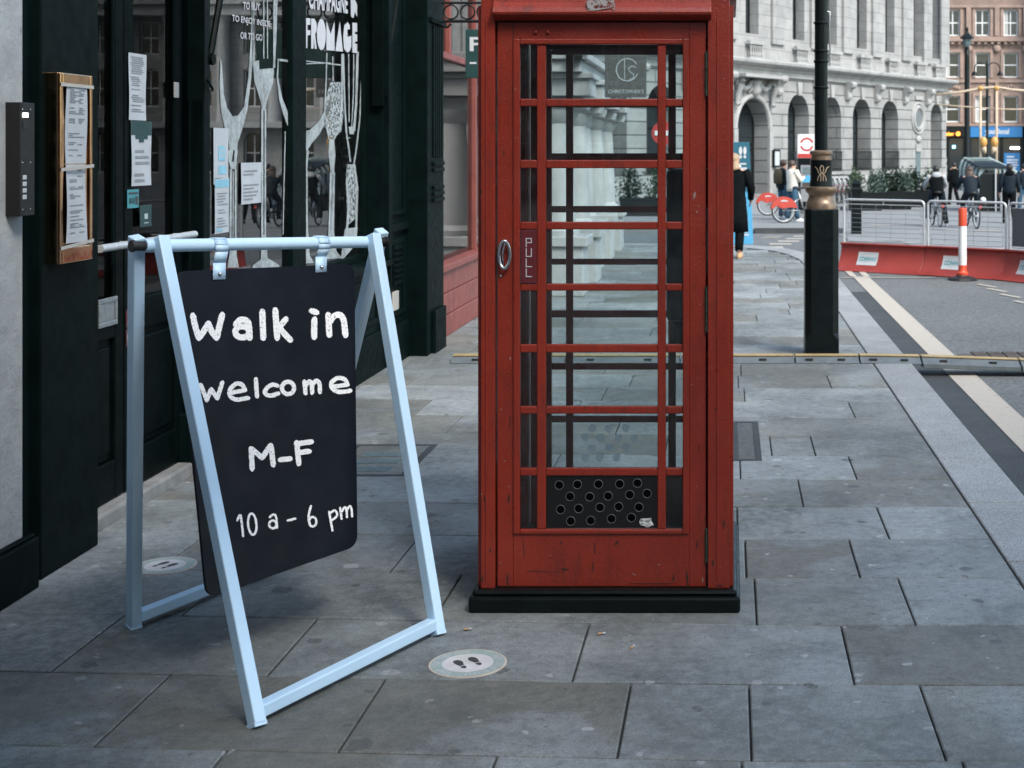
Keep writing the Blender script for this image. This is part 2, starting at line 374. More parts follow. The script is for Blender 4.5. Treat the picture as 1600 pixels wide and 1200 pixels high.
plain('hair_dark', (0.014, 0.012, 0.011), 0.5, var=0.3, scale=40)
plain('cloth_black', (0.004, 0.0055, 0.0065), 0.9, var=0.3, spec=0.08)
plain('cloth_navy', (0.008, 0.014, 0.022), 0.7, var=0.4, scale=20, spec=0.15)
plain('cloth_cream', (0.68, 0.63, 0.55), 0.9, var=0.1, scale=25)
plain('cloth_grey', (0.34, 0.36, 0.38), 0.9, var=0.1)
plain('jeans', (0.030, 0.085, 0.14), 0.85, var=0.25, scale=20)
plain('trainer', (0.62, 0.63, 0.64), 0.6, var=0.06)
plain('olive', (0.07, 0.055, 0.03), 0.8, var=0.2)
plain('curtain', (0.42, 0.43, 0.43), 0.9, var=0.12, scale=5)
plain('sill_stone', (0.20, 0.20, 0.195), 0.8, var=0.25, scale=9)
plain('scarf', (0.40, 0.47, 0.46), 0.9, var=0.15)
emit('lamp_warm', (1.0, 0.62, 0.32), 5.0)
emit('lamp_white', (1.0, 0.97, 0.92), 3.0)
emit('lamp_orange', (1.0, 0.28, 0.03), 1.3)
emit('lamp_cyan', (0.25, 0.62, 0.9), 1.5)
def stone_mat(name, c0, c1, mortar, bw, bh, msize, co_kind='xz', bmp=0.5):
    m, nt, bs = newmat(name); co = objco(nt)
    sp = N(nt, 'ShaderNodeSeparateXYZ'); lk(nt, co, sp.inputs[0]); cb = N(nt, 'ShaderNodeCombineXYZ')
    lk(nt, math_(nt, 'ADD', sp.outputs[0], sp.outputs[1]), cb.inputs[0]); lk(nt, sp.outputs[2], cb.inputs[1])
    br = N(nt, 'ShaderNodeTexBrick'); lk(nt, cb.outputs[0], br.inputs['Vector'])
    br.inputs['Scale'].default_value = 1.0; br.inputs['Brick Width'].default_value = bw; br.inputs['Row Height'].default_value = bh
    br.inputs['Mortar Size'].default_value = msize; br.inputs['Mortar Smooth'].default_value = 0.2
    br.inputs['Color1'].default_value = (*c0, 1); br.inputs['Color2'].default_value = (*c1, 1); br.inputs['Mortar'].default_value = (*mortar, 1)
    c_ = mixc(nt, 1.0, br.outputs['Color'], ramp(nt, noise(nt, 0.9, 7, 0.7, co), [(0.3, 0.72), (0.7, 1.12)]), 'MULTIPLY')
    c_ = mixc(nt, 1.0, c_, ramp(nt, noise(nt, 14, 4, 0.7, co), [(0.3, 0.88), (0.7, 1.08)]), 'MULTIPLY')
    lk(nt, c_, bs.inputs['Base Color']); bs.inputs['Roughness'].default_value = 0.85
    inv = math_(nt, 'SUBTRACT', 1.0, br.outputs['Fac']); bump(nt, bs, inv, bmp, 0.03)
stone_mat('ashlar', (0.30, 0.303, 0.30), (0.26, 0.263, 0.26), (0.075, 0.078, 0.078), 4.0, 0.52, 0.026)
stone_mat('ashlar_fine', (0.34, 0.34, 0.336), (0.30, 0.302, 0.30), (0.19, 0.192, 0.192), 1.1, 0.50, 0.012)
stone_mat('portland', (0.40, 0.407, 0.41), (0.35, 0.357, 0.36), (0.20, 0.205, 0.205), 1.6, 0.45, 0.010)
stone_mat('brick', (0.27, 0.18, 0.145), (0.22, 0.145, 0.115), (0.27, 0.22, 0.19), 0.28, 0.10, 0.014, bmp=0.2)
plain('terracotta', (0.30, 0.215, 0.18), 0.85, var=0.2, scale=2)
plain('smooth_stone', (0.30, 0.303, 0.30), 0.85, var=0.2, scale=1.6)
plain('white_stone', (0.40, 0.408, 0.41), 0.8, var=0.15, scale=2)
def glass(name, tint, dirt, dirt_amt, ior=1.5):
    m, nt, bs = newmat(name); out = nt.nodes['Material Output']
    tr = N(nt, 'ShaderNodeBsdfTransparent'); tr.inputs[0].default_value = (*tint, 1)
    gl = N(nt, 'ShaderNodeBsdfGlossy'); gl.inputs['Roughness'].default_value = 0.0
    fr = N(nt, 'ShaderNodeFresnel'); fr.inputs['IOR'].default_value = ior
    mx = N(nt, 'ShaderNodeMixShader'); lk(nt, fr.outputs[0], mx.inputs[0]); lk(nt, tr.outputs[0], mx.inputs[1]); lk(nt, gl.outputs[0], mx.inputs[2])
    df = N(nt, 'ShaderNodeBsdfDiffuse'); df.inputs[0].default_value = (*dirt, 1)
    mx2 = N(nt, 'ShaderNodeMixShader'); co = coord(nt)
    lk(nt, ramp(nt, noise(nt, 7, 7, 0.75, co, 1.0), [(0.35, 0.0), (0.75, dirt_amt)]), mx2.inputs[0])
    lk(nt, mx.outputs[0], mx2.inputs[1]); lk(nt, df.outputs[0], mx2.inputs[2]); lk(nt, mx2.outputs[0], out.inputs[0])
    return m
glass('glass', (0.91, 0.95, 0.955), (0.30, 0.33, 0.34), 0.07, ior=1.38)
glass('door_glass', (0.75, 0.80, 0.81), (0.25, 0.28, 0.29), 0.015, ior=1.16)
glass('shop_glass', (0.75, 0.80, 0.81), (0.25, 0.28, 0.29), 0.04, ior=2.3)
m, nt, bs = newmat('far_glass'); bs.inputs['Base Color'].default_value = (0.016, 0.022, 0.026, 1); bs.inputs['Roughness'].default_value = 0.06
def flaky(name, col, scale, lo, hi, extra=0.0, thru=False):
    m, nt, bs = newmat(name); out = nt.nodes['Material Output']; co = coord(nt)
    bs.inputs['Base Color'].default_value = (*col, 1); bs.inputs['Roughness'].default_value = 0.9
    tr = N(nt, 'ShaderNodeBsdfTransparent'); mx = N(nt, 'ShaderNodeMixShader')
    lk(nt, ramp(nt, noise(nt, scale, 5, 0.8, co), [(lo, extra), (hi, 1.0)]), mx.inputs[0]); lk(nt, tr.outputs[0], mx.inputs[1]); lk(nt, bs.outputs[0], mx.inputs[2]); lk(nt, mx.outputs[0], out.inputs[0])
    if thru:
        tl = N(nt, 'ShaderNodeBsdfTranslucent'); tl.inputs[0].default_value = (*col, 1); lk(nt, tl.outputs[0], mx.inputs[2])
flaky('frost_dot', (0.95, 0.97, 0.98), 60, 0.1, 0.8, 0.35, True)
flaky('chalk', (1.0, 1.0, 1.0), 170, 0.36, 0.44)
flaky('glass_etch', (0.42, 0.47, 0.48), 11, 0.34, 0.66, 0.42)
flaky('glass_etch_busy', (0.44, 0.49, 0.50), 38, 0.46, 0.56, 0.12)
flaky('worn_label', (0.36, 0.34, 0.34), 90, 0.45, 0.5)
flaky('frost', (0.80, 0.83, 0.84), 60, 0.10, 0.75)
flaky('grime', (0.025, 0.027, 0.027), 5, 0.30, 0.80)
# ---------------------------------------------------------------- ground, road, pavement
def gz(y):
    pts = [(-500, -0.1), (20, -0.1), (28, -0.2), (36, -0.32), (44, -0.4), (900, -0.4)]
    for (a, za), (b, zb) in zip(pts[:-1], pts[1:]):
        if y <= b: return za+(zb-za)*(y-a)/(b-a)
    return -0.4
m = M(); ys = [-500, -60, 0, 20, 24, 28, 32, 36, 40, 44, 60, 120, 900]; xs = [-500, -60, -10, 0, 10, 30, 80, 500]
m.add([(x, y, gz(y)) for y in ys for x in xs], [(j*8+i, j*8+i+1, (j+1)*8+i+1, (j+1)*8+i) for j in range(len(ys)-1) for i in range(7)])
struct(m, 'road', 'asphalt')
OUT = [(1.37, -12), (1.37, 17.5), (1.36, 19.5), (1.30, 21.2), (1.14, 22.4), (0.86, 23.3), (0.40, 23.9), (-0.3, 24.25), (-2.0, 24.4), (-14, 24.5)]
INN = [(1.08, -12), (1.08, 17.5), (1.07, 19.3), (1.01, 20.9), (0.88, 21.9), (0.66, 22.7), (0.28, 23.3), (-0.4, 23.95), (-2.0, 24.1), (-14, 24.2)]
def kin(y):
    for (xa, a), (xb, b) in zip(INN[:-1], INN[1:]):
        if y <= b: return xa+(xb-xa)*(y-a)/(b-a)
    return -2
m = M(); m.slab([(x, y, -0.016) for x, y in INN]+[(-14, -12, -0.016)], (0, 0, -0.4)); struct(m, 'pavement_bed', 'bed')
m = M(); tone = []
def flag(x0, x1, ya, yb, t):
    g = 0.0034; sk = lambda x, y: y+0.05*max(0, -x)-0.0
    if x1-x0 < 0.03: return
    c = 0.004
    def q(i, z): return [(x0+i, sk(x0+i, ya)+i, z), (x1-i, sk(x1-i, ya)+i, z), (x1-i, sk(x1-i, yb)-i, z), (x0+i, sk(x0+i, yb)-i, z)]
    dz = random.uniform(-0.0012, 0.0012)
    n = len(m.v); m.add(q(g, -0.02)+q(g, -0.003+dz)+q(g+c, dz), [(8,9,10,11)]+[(4+i, 4+(i+1)%4, 8+(i+1)%4, 8+i) for i in range(4)]+[(i, (i+1)%4, 4+(i+1)%4, 4+i) for i in range(4)])
    tone.extend([t]*12)
joints = {-3: [-2.2, -1.35, -0.62, 0.03, 0.61], -2: [-2.47, -1.72, -1.05, -0.30, 0.056, 0.57], -1: [-2.1, -1.42, -0.48, 0.375], 0: [-1.9, -1.02, 0.09, 0.63], 1: [-2.2, -1.3, -0.5, 0.06, 0.49],
          2: [-1.9, -0.95, 0.03, 0.66], 3: [-2.1, -1.0, -0.2, 0.33], 4: [-1.7, -0.9, 0.05, 0.62], 5: [-1.2, -0.35, 0.22, 0.45]}
for k in range(-30, 37):
    ya = 4.774+0.5295*k; yb = ya+0.5295
    if k in joints: js = joints[k]
    else:
        js = []; x = -2.75+random.uniform(0.2, 0.7)
        while x < 0.85: js.append(x); x += random.uniform(0.55, 1.05)
    xr = min(kin(ya), kin(yb))
    if yb > 24.0: continue
    e = [-2.75]+[j for j in js if j < xr-0.1]+[xr]
    for a, b in zip(e[:-1], e[1:]): flag(a, b, ya, yb, random.random())
m.tone = tone; struct(m, 'pavement', 'flagstone')
m = M(); tone = []
def along(poly, step):
    out = []
    for (xa, a), (xb, b) in zip(poly[:-1], poly[1:]):
        L = math.hypot(xb-xa, b-a); k = max(1, round(L/step))
        out += [(xa+(xb-xa)*i/k, a+(b-a)*i/k) for i in range(k)]
    return out+[poly[-1]]
for (ia, ib), (oa, ob) in zip(zip(INN[:-1], INN[1:]), zip(OUT[:-1], OUT[1:])):
    L = math.hypot(ob[0]-oa[0], ob[1]-oa[1]); k = max(1, round(L/0.92))
    for i in range(k):
        f0 = i/k+0.006/L; f1 = (i+1)/k-0.006/L
        le = lambda a, b, f: (a[0]+(b[0]-a[0])*f, a[1]+(b[1]-a[1])*f)
        pts = [le(ia, ib, f0), le(oa, ob, f0), le(oa, ob, f1), le(ia, ib, f1)]
        m.slab([(x+ (0.006 if j in (0, 3) else 0), y, 0.002) for j, (x, y) in enumerate(pts)], (0, 0, -0.4)); tone += [random.random()]*8
m.tone = tone; struct(m, 'kerb', 'granite', bevel=0.008)
def road_poly(pts, dz): return [(x, y, gz(y)+dz) for x, y in pts]
m = M(); m.poly(road_poly([(1.36, -12), (1.70, -12), (1.70, 17.0), (1.36, 17.0)], 0.004)); struct(m, 'gutter_channel', 'channel')
m = M()
y = -12
while y < 19.0:
    for i in range(1): m.poly(road_poly([(1.655, y), (1.865, y), (1.865, y+0.5), (1.655, y+0.5)], 0.008))
    y += 0.5
m.poly(road_poly([(1.62, 19.02), (1.71, 19.02), (1.71, 19.9), (1.62, 19.9)], 0.008)); m.poly(road_poly([(1.80, 19.02), (1.89, 19.02), (1.89, 19.9), (1.80, 19.9)], 0.008))
m.poly(road_poly([(1.50, 18.80), (2.75, 18.80), (2.75, 18.86), (1.50, 18.86)], 0.011))
for px, py in ((1540, 447), (1556, 454), (1577, 463), (1600, 474), (1630, 489), (1670, 508)):
    D = 1.71*F/(py-VY); X = (px-VX)*D/F; m.poly(road_poly([(X-0.10, D+0.18), (X-0.04, D+0.22), (X+0.12, D-0.20), (X+0.06, D-0.24)], 0.008))
for i in range(6):
    y = 24.6+i*1.05; x = 0.35+0.20*i; m.poly(road_poly([(x, y), (x+0.42, y), (x+0.42, y+0.45), (x, y+0.45)], 0.008))
for i in range(4):
    y = 30.2+i*0.3; m.poly(road_poly([(0.62+i*0.05, y-1.0), (1.0+i*0.05, y-1.0), (1.0+i*0.05, y-0.86), (0.62+i*0.05, y-0.86)], 0.008))
struct(m, 'road_marking', 'road_paint')
# pale square ahead and the far pavement
def far_sheet(pts, dz, name, mat):
    m = M(); yy = sorted({a for _, a in pts})
    m.poly(road_poly(pts, dz)); return m
m = M()
for a, b in zip([23.8, 26, 28, 32, 36, 40, 44, 60], [26, 28, 32, 36, 40, 44, 60, 94]):
    m.poly(road_poly([(3.4 if a < 28 else 2.4, a), (40, a), (40, b), (3.4 if a < 28 else 2.4, b)], 0.006))
struct(m, 'square_paving', 'plaza')
m = M()
for x0, y0, x1, y1, wd in ((4.8, 33.2, 9.5, 31.0, 0.28), (5.2, 31.0, 8.6, 26.4, 0.20), (3.6, 36.5, 5.2, 36.0, 0.25), (2.4, 25.2, 3.6, 25.5, 0.3), (4.2, 25.0, 5.1, 25.3, 0.3), (6.2, 37.5, 9.5, 38.8, 0.25)):
    m.poly(road_poly([(x0, y0), (x1, y1), (x1, y1+wd), (x0, y0+wd)], 0.012))
struct(m, 'square_marking', 'road_paint')
m = M()
for a, b in zip([31.6, 34, 36, 40, 44], [34, 36, 40, 44, 62]):
    xa = 2.55+0.02*(a-31.6)+ (0 if a < 44 else 0); xb = 2.55+0.02*(b-31.6) if b < 60 else 8
    top = [(-40, a, gz(a)+0.11), (xa, a, gz(a)+0.11), (xb, b, gz(b)+0.11), (-40, b, gz(b)+0.11)]
    m.add(top+[(x, y, z-0.4) for x, y, z in top], [(0,1,2,3), (1,2,6,5)]+([(0,1,5,4)] if a < 32 else []))
struct(m, 'far_pavement', 'plaza')
m = M(); 
for a in (31.57,): m.box(0.55, 2.3, a-0.10, a+0.02, gz(a)-0.1, gz(a)+0.125)
struct(m, 'dropped_kerb_edge', 'channel')

# covers let into the paving
def cover(x0, x1, y0, y1, lab, patt):
    t = thing('inspection_cover', lab, 'utility cover', ((x0+x1)/2, (y0+y1)/2, 0))
    m = M(); z = 0.0035
    for a in ((x0, x1, y0, y0+0.035), (x0, x1, y1-0.035, y1), (x0, x0+0.035, y0+0.035, y1-0.035), (x1-0.035, x1, y0+0.035, y1-0.035)): m.box(*a, -0.01, z)
    m.build('frame', 'channel', t)
    m = M(); m.box(x0+0.038, x1-0.038, y0+0.038, y1-0.038, -0.01, z-0.001); m.build('lid', 'cover_metal' if patt != 'inlay' else 'flagstone', t)
    m = M()
    if patt == 'inlay':
        for i in range(3): m.box(x0+0.11, x1-0.11, y0+0.10+i*0.17, y0+0.21+i*0.17, -0.005, z+0.0008)
        m.build('inset_plate', 'cover_blue', t)
    else:
        rnd = random.Random(2)
        for k in range(26): u = rnd.uniform(x0+0.05, x1-0.05); v = rnd.uniform(y0+0.05, y1-0.05); m.ellipsoid((u, v, z-0.001), rnd.uniform(.004, .012), rnd.uniform(.004, .012), .0016, 7, 4)
        m.build('rough_grit', 'cover_metal', t)
    return t
cover(-2.05, -1.60, 6.95, 7.70, 'paved inspection cover with dark blue inset plates behind the chalkboard sign', 'inlay')
cover(0.008, 0.165, 7.30, 8.35, 'rough dark grey cover slab let into the paving right of the telephone box', 'grip')
m = M()
for i in range(12):
    for j in range(5):
        if (i, j) in ((0, 4), (11, 0)): continue
        x = 1.90+i*0.13; y = 11.15+j*0.155; m.box(x+0.06*0, x+0.115, y, y+0.135, gz(y)-0.02, gz(y)+0.010)
single(m, 'road_grating', 'rust', 'rusty brown grating of small blocks set into the road near the right edge', 'road grating', bevel=0.004)

# round floor stickers
def floor_sticker(px, py, r, rot, lab, words):
    D = CH*F/(py-VY); c = Vector(((px-VX)*D/F, D, 0))
    t = thing('floor_sticker', lab, 'floor sticker', c, 0, 'round distancing stickers on the pavement')
    def fm(z): return lambda u, v: (c.x+r*(u*math.cos(rot)-v*math.sin(rot)), c.y+r*(u*math.sin(rot)+v*math.cos(rot)), z)
    def disc(rad, z): return [fm(z)(rad*math.cos(2*math.pi*k/48), rad*math.sin(2*math.pi*k/48)) for k in range(48)]
    m = M(); m.slab(disc(1.0, 0.0022), (0, 0, -0.004)); m.build('rim', 'sticker_rim', t)
    m = M(); m.poly(disc(0.955, 0.0026)); m.build('border_band', 'sticker_green', t)
    m = M(); m.poly(disc(0.66, 0.0030)); m.build('centre', 'sticker_white', t)
    m = M()
    def arc_text(s_, a0, a1, rad, inward):
        n = len(s_)
        for i, ch in enumerate(s_):
            if ch == ' ': continue
            a = R(a0+(a1-a0)*(i+0.5)/n); f = fm(0.0031)
            w_ = abs(R(a1-a0))/n*rad*0.78
            if ch == 'I': w_ *= 0.35
            def g(u, v, a=a):
                if inward: rr = rad-v; th = a+u/rad
                else: rr = rad+v; th = a-u/rad
                return f(rr*math.cos(th), rr*math.sin(th))
            m.text(ch, g, -w_/2, w_/2, -0.09, 0.09, offset=0.02)
    arc_text(words[0], 215, 62, 0.81, False); arc_text(words[1], 242, 372, 0.81, True)
    m.build('lettering', 'letter_white', t)
    def foot(dx, dy, sx):
        sole = [(-0.03, 0.04), (0.10, 0.03), (0.125, 0.14), (0.15, 0.30), (0.13, 0.43), (0.06, 0.50), (-0.03, 0.49), (-0.09, 0.40), (-0.10, 0.26), (-0.06, 0.14)]
        heel = [(-0.045, 0.00), (0.10, -0.01), (0.105, -0.12), (0.06, -0.20), (0.0, -0.20), (-0.04, -0.12)]
        m = M()
        for pl in (sole, heel): m.poly([fm(0.0034)(dx+sx*x*0.95, dy+y*0.95) for x, y in pl])
        m.build('footprint', 'ink', t)
    foot(-0.18, -0.14, -1); foot(0.18, -0.14, 1)
    return t
floor_sticker(731, 1037, 0.121, R(33), 'round footprint sticker on the paving in front of the telephone box', ('KEEP YOUR DISTANCE', 'PLEASE STAND HERE'))
floor_sticker(258, 884, 0.116, R(-28), 'round footprint sticker on the paving by the shop door, behind the chalkboard sign', ('KEEP YOUR DISTANCE', 'PLEASE STAND HERE'))
for i, (px, py, a, lab) in enumerate(((731, 985, 0.2, 'cigarette end with tan filter beside the chalkboard sign foot'), (940, 992, 0.4, 'cigarette end lying in front of the telephone box plinth'), (988, 1013, 1.2, 'pale crumb of litter on the paving below the telephone box door'))):
    D = CH*F/(py-VY); c = Vector(((px-VX)*D/F, D, 0.005)); d = Vector((math.cos(a), math.sin(a), 0))*0.013
    t = thing('cigarette_end', lab, 'litter', c, 0, 'litter on the pavement')
    M().tube([c-d, c+d*0.2], 0.004, 8).build('filter', 'tan', t, smooth=True); M().tube([c+d*0.2, c+d], 0.0039, 8).build('paper_stub', 'paper', t, smooth=True)

# ---------------------------------------------------------------- cable ramp across the pavement and road
def ramp_piece(x0, x1, D, z, lab, zb=None):
    zb = z if zb is None else zb
    t = thing('cable_ramp', lab, 'cable ramp', ((x0+x1)/2, D, (z+zb)/2), 0, 'cable ramp sections laid end to end')
    def sec(pr, name, mat, bev=0.004):
        m = M(); m.ring_loft([[(x, D+dy, zz+h) for dy, h in pr] for x, zz in ((x0+0.006, z), (x1-0.006, zb))]); m.build(name, mat, t, bevel=bev)
    lo = -0.036 if x0 > 1.6 else (-0.03 if x0 > 1.3 else 0.0)
    sec([(-0.13, lo), (0.13, lo), (0.13, 0.008), (0.07, 0.042), (-0.02, 0.042), (-0.13, 0.006)], 'ramp_body', 'cable_grey')
    sec([(-0.035, 0.043), (0.06, 0.043), (0.06, 0.050), (-0.035, 0.050)], 'lid', 'cable_yellow', 0.002)
    for k in range(2): 
        x = x0+(x1-x0)*(0.22+0.5*k); zz = z+(zb-z)*(0.22+0.5*k); M().cbox((x, D-0.085, zz+0.024), 0.055, 0.03, 0.014).build('slot', 'rubber', t)
DR = 10.75
xs = [-2.12, -1.25, -0.38, 0.49, 0.98]
for a, b in zip(xs[:-1], xs[1:]): ramp_piece(a, b, DR, 0.001, 'yellow topped cable ramp section, '+{-2.12: 'nearest the shopfront', -1.25: 'seen behind the telephone box', -0.38: 'between telephone box and lamppost', 0.49: 'at the foot of the lamppost'}[a])
ramp_piece(0.98, 1.45, DR, 0.003, 'short cable ramp section crossing the granite kerb', -0.004)
ramp_piece(1.45, 2.2, DR, -0.004, 'cable ramp section stepping from the kerb down to the road', -0.030)
ramp_piece(2.2, 3.2, DR, -0.030, 'cable ramp section lying on the road at the right edge', -0.062)

# ---------------------------------------------------------------- telephone box
YF = 4.93; S_ = YF/F
def tx(px): return (px-VX)*S_
def tz(py): return CH-(py-VY)*S_
BX0, BX1, YB = tx(745), tx(1146), YF+0.90
tb = thing('telephone_box', 'red telephone box with a small paned door standing on the pavement', 'telephone box', ((BX0+BX1)/2, (YF+YB)/2, 0))
m = M()
for dz0, dz1, e in ((0, 0.056, 0.024), (0.056, 0.076, 0.013)): m.box(BX0-e, BX1+e, YF-e-0.012, YB+e, dz0, dz1)
m.build('plinth', 'black_paint', tb, bevel=0.016)
M().box(BX0+0.05, BX1-0.05, YF+0.06, YB-0.06, 0.076, 0.082).build('floor_plate', 'cover_metal', tb)
ztop = 2.16
def post(cx0, cx1, cy0, cy1, sx, sy):
    m = M(); w0 = 0.014
    m.box(cx0+(w0 if sx < 0 else 0), cx1-(w0 if sx > 0 else 0), cy0+(0.0 if sy < 0 else 0), cy1, 0.076, ztop)
    m.box(cx0 if sx < 0 else cx1-w0-0.001, cx0+w0+0.001 if sx < 0 else cx1, cy0+0.022 if sy < 0 else cy0+0.002, cy1-0.002 if sy < 0 else cy1-0.022, 0.0765, ztop-0.04)
    # reeded line down the face
    m.box(cx0+0.030, cx0+0.036, cy0-0.003, cy0+0.002, 0.10, ztop-0.09)
    m.build('corner_post', 'red_paint', tb, bevel=0.009)
pw = tx(773)-BX0
post(BX0, BX0+pw, YF, YF+0.085, -1, -1); post(BX1-tx(1146)+tx(1106), BX1, YF, YF+0.085, 1, -1)
post(BX0, BX0+pw, YB-0.085, YB, -1, 1); post(BX1-0.085, BX1, YB-0.085, YB, 1, 1)
# lintel with drip moulding, fascia, shallow domed roof
m = M(); xa, xb = tx(771), tx(1112)
pr = [(0.00, tz(31)), (-0.006, tz(30)), (-0.034, tz(24)), (-0.036, tz(20)), (-0.028, tz(13)), (-0.012, tz(4)), (-0.008, tz(-6)), (0.02, tz(-10)), (0.02, tz(31))]
m.ring_loft([[(x+(0.012 if i == 0 else -0.012)*(1 if (dy < -0.02) else 0)*0, YF+dy, z) for dy, z in pr] for i, x in enumerate((xa, xb))])
m.build('drip_moulding', 'red_paint', tb, bevel=0.004)
m = M(); z0 = tz(32)
m.box(BX0+0.012, BX1-0.012, YF+0.012, YB-0.012, z0, ztop); m.box(BX0-0.012, BX1+0.012, YF-0.012, YB+0.012, ztop, ztop+0.030)
m.build('lintel', 'red_paint', tb, bevel=0.006)
m = M(); m.box(BX0+0.004, BX1-0.004, YF+0.004, YB-0.004, ztop+0.030, ztop+0.20); m.build('fascia', 'red_paint', tb, bevel=0.006)
for nm, a in (('front', 0), ('rear', 1)):
    m = M(); y = YF-0.004 if a == 0 else YB-0.004
    m.box(BX0+0.12, BX1-0.12, y, y+0.012, ztop+0.06, ztop+0.165); m.build('sign_panel', 'paper', tb, bevel=0.003)
m = M(); rings = []
for e, z in ((-0.02, ztop+0.20), (-0.02, ztop+0.225), (0.03, ztop+0.25)):
    rings.append([(BX0+e, YF+e, z), (BX1-e, YF+e, z), (BX1-e, YB-e, z), (BX0+e, YB-e, z)])
m.ring_loft(rings)
cx, cy = (BX0+BX1)/2, (YF+YB)/2
m.lathe((cx, cy, ztop+0.245), [(0.40, 0), (0.38, 0.035), (0.28, 0.09), (0.15, 0.12), (0.02, 0.13)], 32)
m.build('roof', 'red_paint', tb, bevel=0.006)
# worn remains of an emblem on the moulding
m = M()
pts = [P(x, y, YF-0.0375) for x, y in ((916, 1), (958, -2), (961, 6), (960, 17), (955, 12), (944, 14), (934, 16), (918, 17))]
m.slab([Vector((p.x, YF-0.0372, p.z)) for p in pts], (0, 0.03, 0)); m.build('emblem_remains', 'worn_label', tb)
ROWS = [(69, 154), (166, 250), (263, 347), (359, 444), (455, 539), (552, 636), (648, 733), (745, 828)]
COLS = [(812, 838), (852, 1027), (1040, 1066)]
def glazing(parent, fm, dz, name_frame, paint, last_plain=False):
    """fm(u, w, z): u = photo pixel across the front, w = metres outwards. Outer frame, bars, panes."""
    def bx(m, ua, ub, wa, wb, za, zb):
        c = [fm(u, w_, z) for u, w_, z in ((ua, wa, za), (ub, wa, za), (ub, wb, za), (ua, wb, za), (ua, wa, zb), (ub, wa, zb), (ub, wb, zb), (ua, wb, zb))]
        m.add(c, [(0,3,2,1),(4,5,6,7),(0,1,5,4),(1,2,6,5),(2,3,7,6),(3,0,4,7)])
    m = M()
    zt, zb = tz(60)+dz, tz(836)+dz
    bx(m, 801, 811.5, -0.02, 0.008, zb, zt); bx(m, 1066.5, 1077, -0.02, 0.008, zb, zt)
    bx(m, 811.5, 1066.5, -0.02, 0.008, tz(69)+dz, zt); bx(m, 811.5, 1066.5, -0.02, 0.008, zb, tz(828.5)+dz)
    m.build(name_frame, paint, parent, bevel=0.004)
    m = M()
    for a, b in ((838, 852), (1027, 1040)): bx(m, a, b, -0.016, 0.002, tz(828.5)+dz, tz(69)+dz)
    for (a0, a1), (b0, b1) in zip(ROWS[:-1], ROWS[1:]):
        for ca, cb in ((811.5, 838), (852, 1027), (1040, 1066.5)): bx(m, ca, cb, -0.016, 0.001, tz(b0)+dz, tz(a1)+dz)
    m.build('glazing_bar', paint, parent, bevel=0.0035)
    m = M(); bx(m, 806, 1071, -0.010, -0.007, tz(832)+dz, tz(65)+dz); m.build('pane', 'glass', parent)
    return bx
door = thing('door', None, None, (tx(940), YF+0.02, 0)); door.parent = tb; door.location = (tx(940)-tb.location.x, YF+0.02-tb.location.y, 0)
del_keys = [k for k in ('label', 'category') if k in door]
YD = YF+0.016
m = M()
for a in ((tx(776), tx(801), 0.078, tz(34)), (tx(1077), tx(1103), 0.078, tz(34)), (tx(801), tx(1077), tz(60), tz(34)), (tx(801), tx(1077), 0.078, tz(836))):
    m.box(a[0], a[1], YD, YD+0.045, a[2], a[3])
m.box(tx(801.5), tx(803), YD-0.0015, YD+0.01, 0.10, tz(838))
# the door is one mesh with its parts as children
bpy.data.objects.remove(door)
door = m.build('door', 'red_paint', tb, bevel=0.004)
bxd = glazing(door, lambda u, w_, z: (tx(u), YD-w_, z), 0.0, 'window_frame', 'red_paint')
# seam lines at the stile and above the frame
m = M(); m.box(tx(800.3), tx(801.6), YD-0.0012, YD+0.002, tz(60), tz(34)); m.build('seam', 'rubber', door)
# perforated kick plate behind the lowest pane
m = M(); bxd(m, 853, 1026, -0.0065, -0.0045, tz(827), tz(746)); m.build('perforated_plate', 'dark_metal', door)
HO = [(320,465),(430,461),(558,459),(687,458),(795,453),(386,534),(505,536),(617,531),(748,523),(853,516),(328,613),(438,607),(567,600),(681,596),(804,599),(390,683),(511,680),(637,669),(758,662)]
m = M(); m2 = M()
for u, v in HO:
    px = 790+u/3.87; py = 640+v/3.87; c = Vector((tx(px), YD+0.0040, tz(py)))
    m.disc(c, 0.0148, (0, -1, 0), 20); m2.torus(c, 0.0152, 0.0013, (0, 1, 0), 22, 6)
m.build('vent_hole', 'hole_black', door); m2.build('hole_rim', 'hole_rim', door, smooth=True)
m = M(); c = Vector((tx(1010), YD+0.002, tz(818))); rnd = random.Random(4)
rim = [c+Vector((0.026*rnd.uniform(.6, 1.15)*math.cos(2*math.pi*k/13), -rnd.uniform(0, .004), 0.019*rnd.uniform(.6, 1.15)*math.sin(2*math.pi*k/13))) for k in range(13)]
mid_ = [c+(p-c)*0.5+Vector((0, -rnd.uniform(0, .006), 0)) for p in rim]
m.add([c]+mid_+rim, [(0, 1+k, 1+(k+1) % 13) for k in range(13)]+[(1+k, 14+k, 14+(k+1) % 13, 1+(k+1) % 13) for k in range(13)])
m.build('torn_film', 'frost', door)
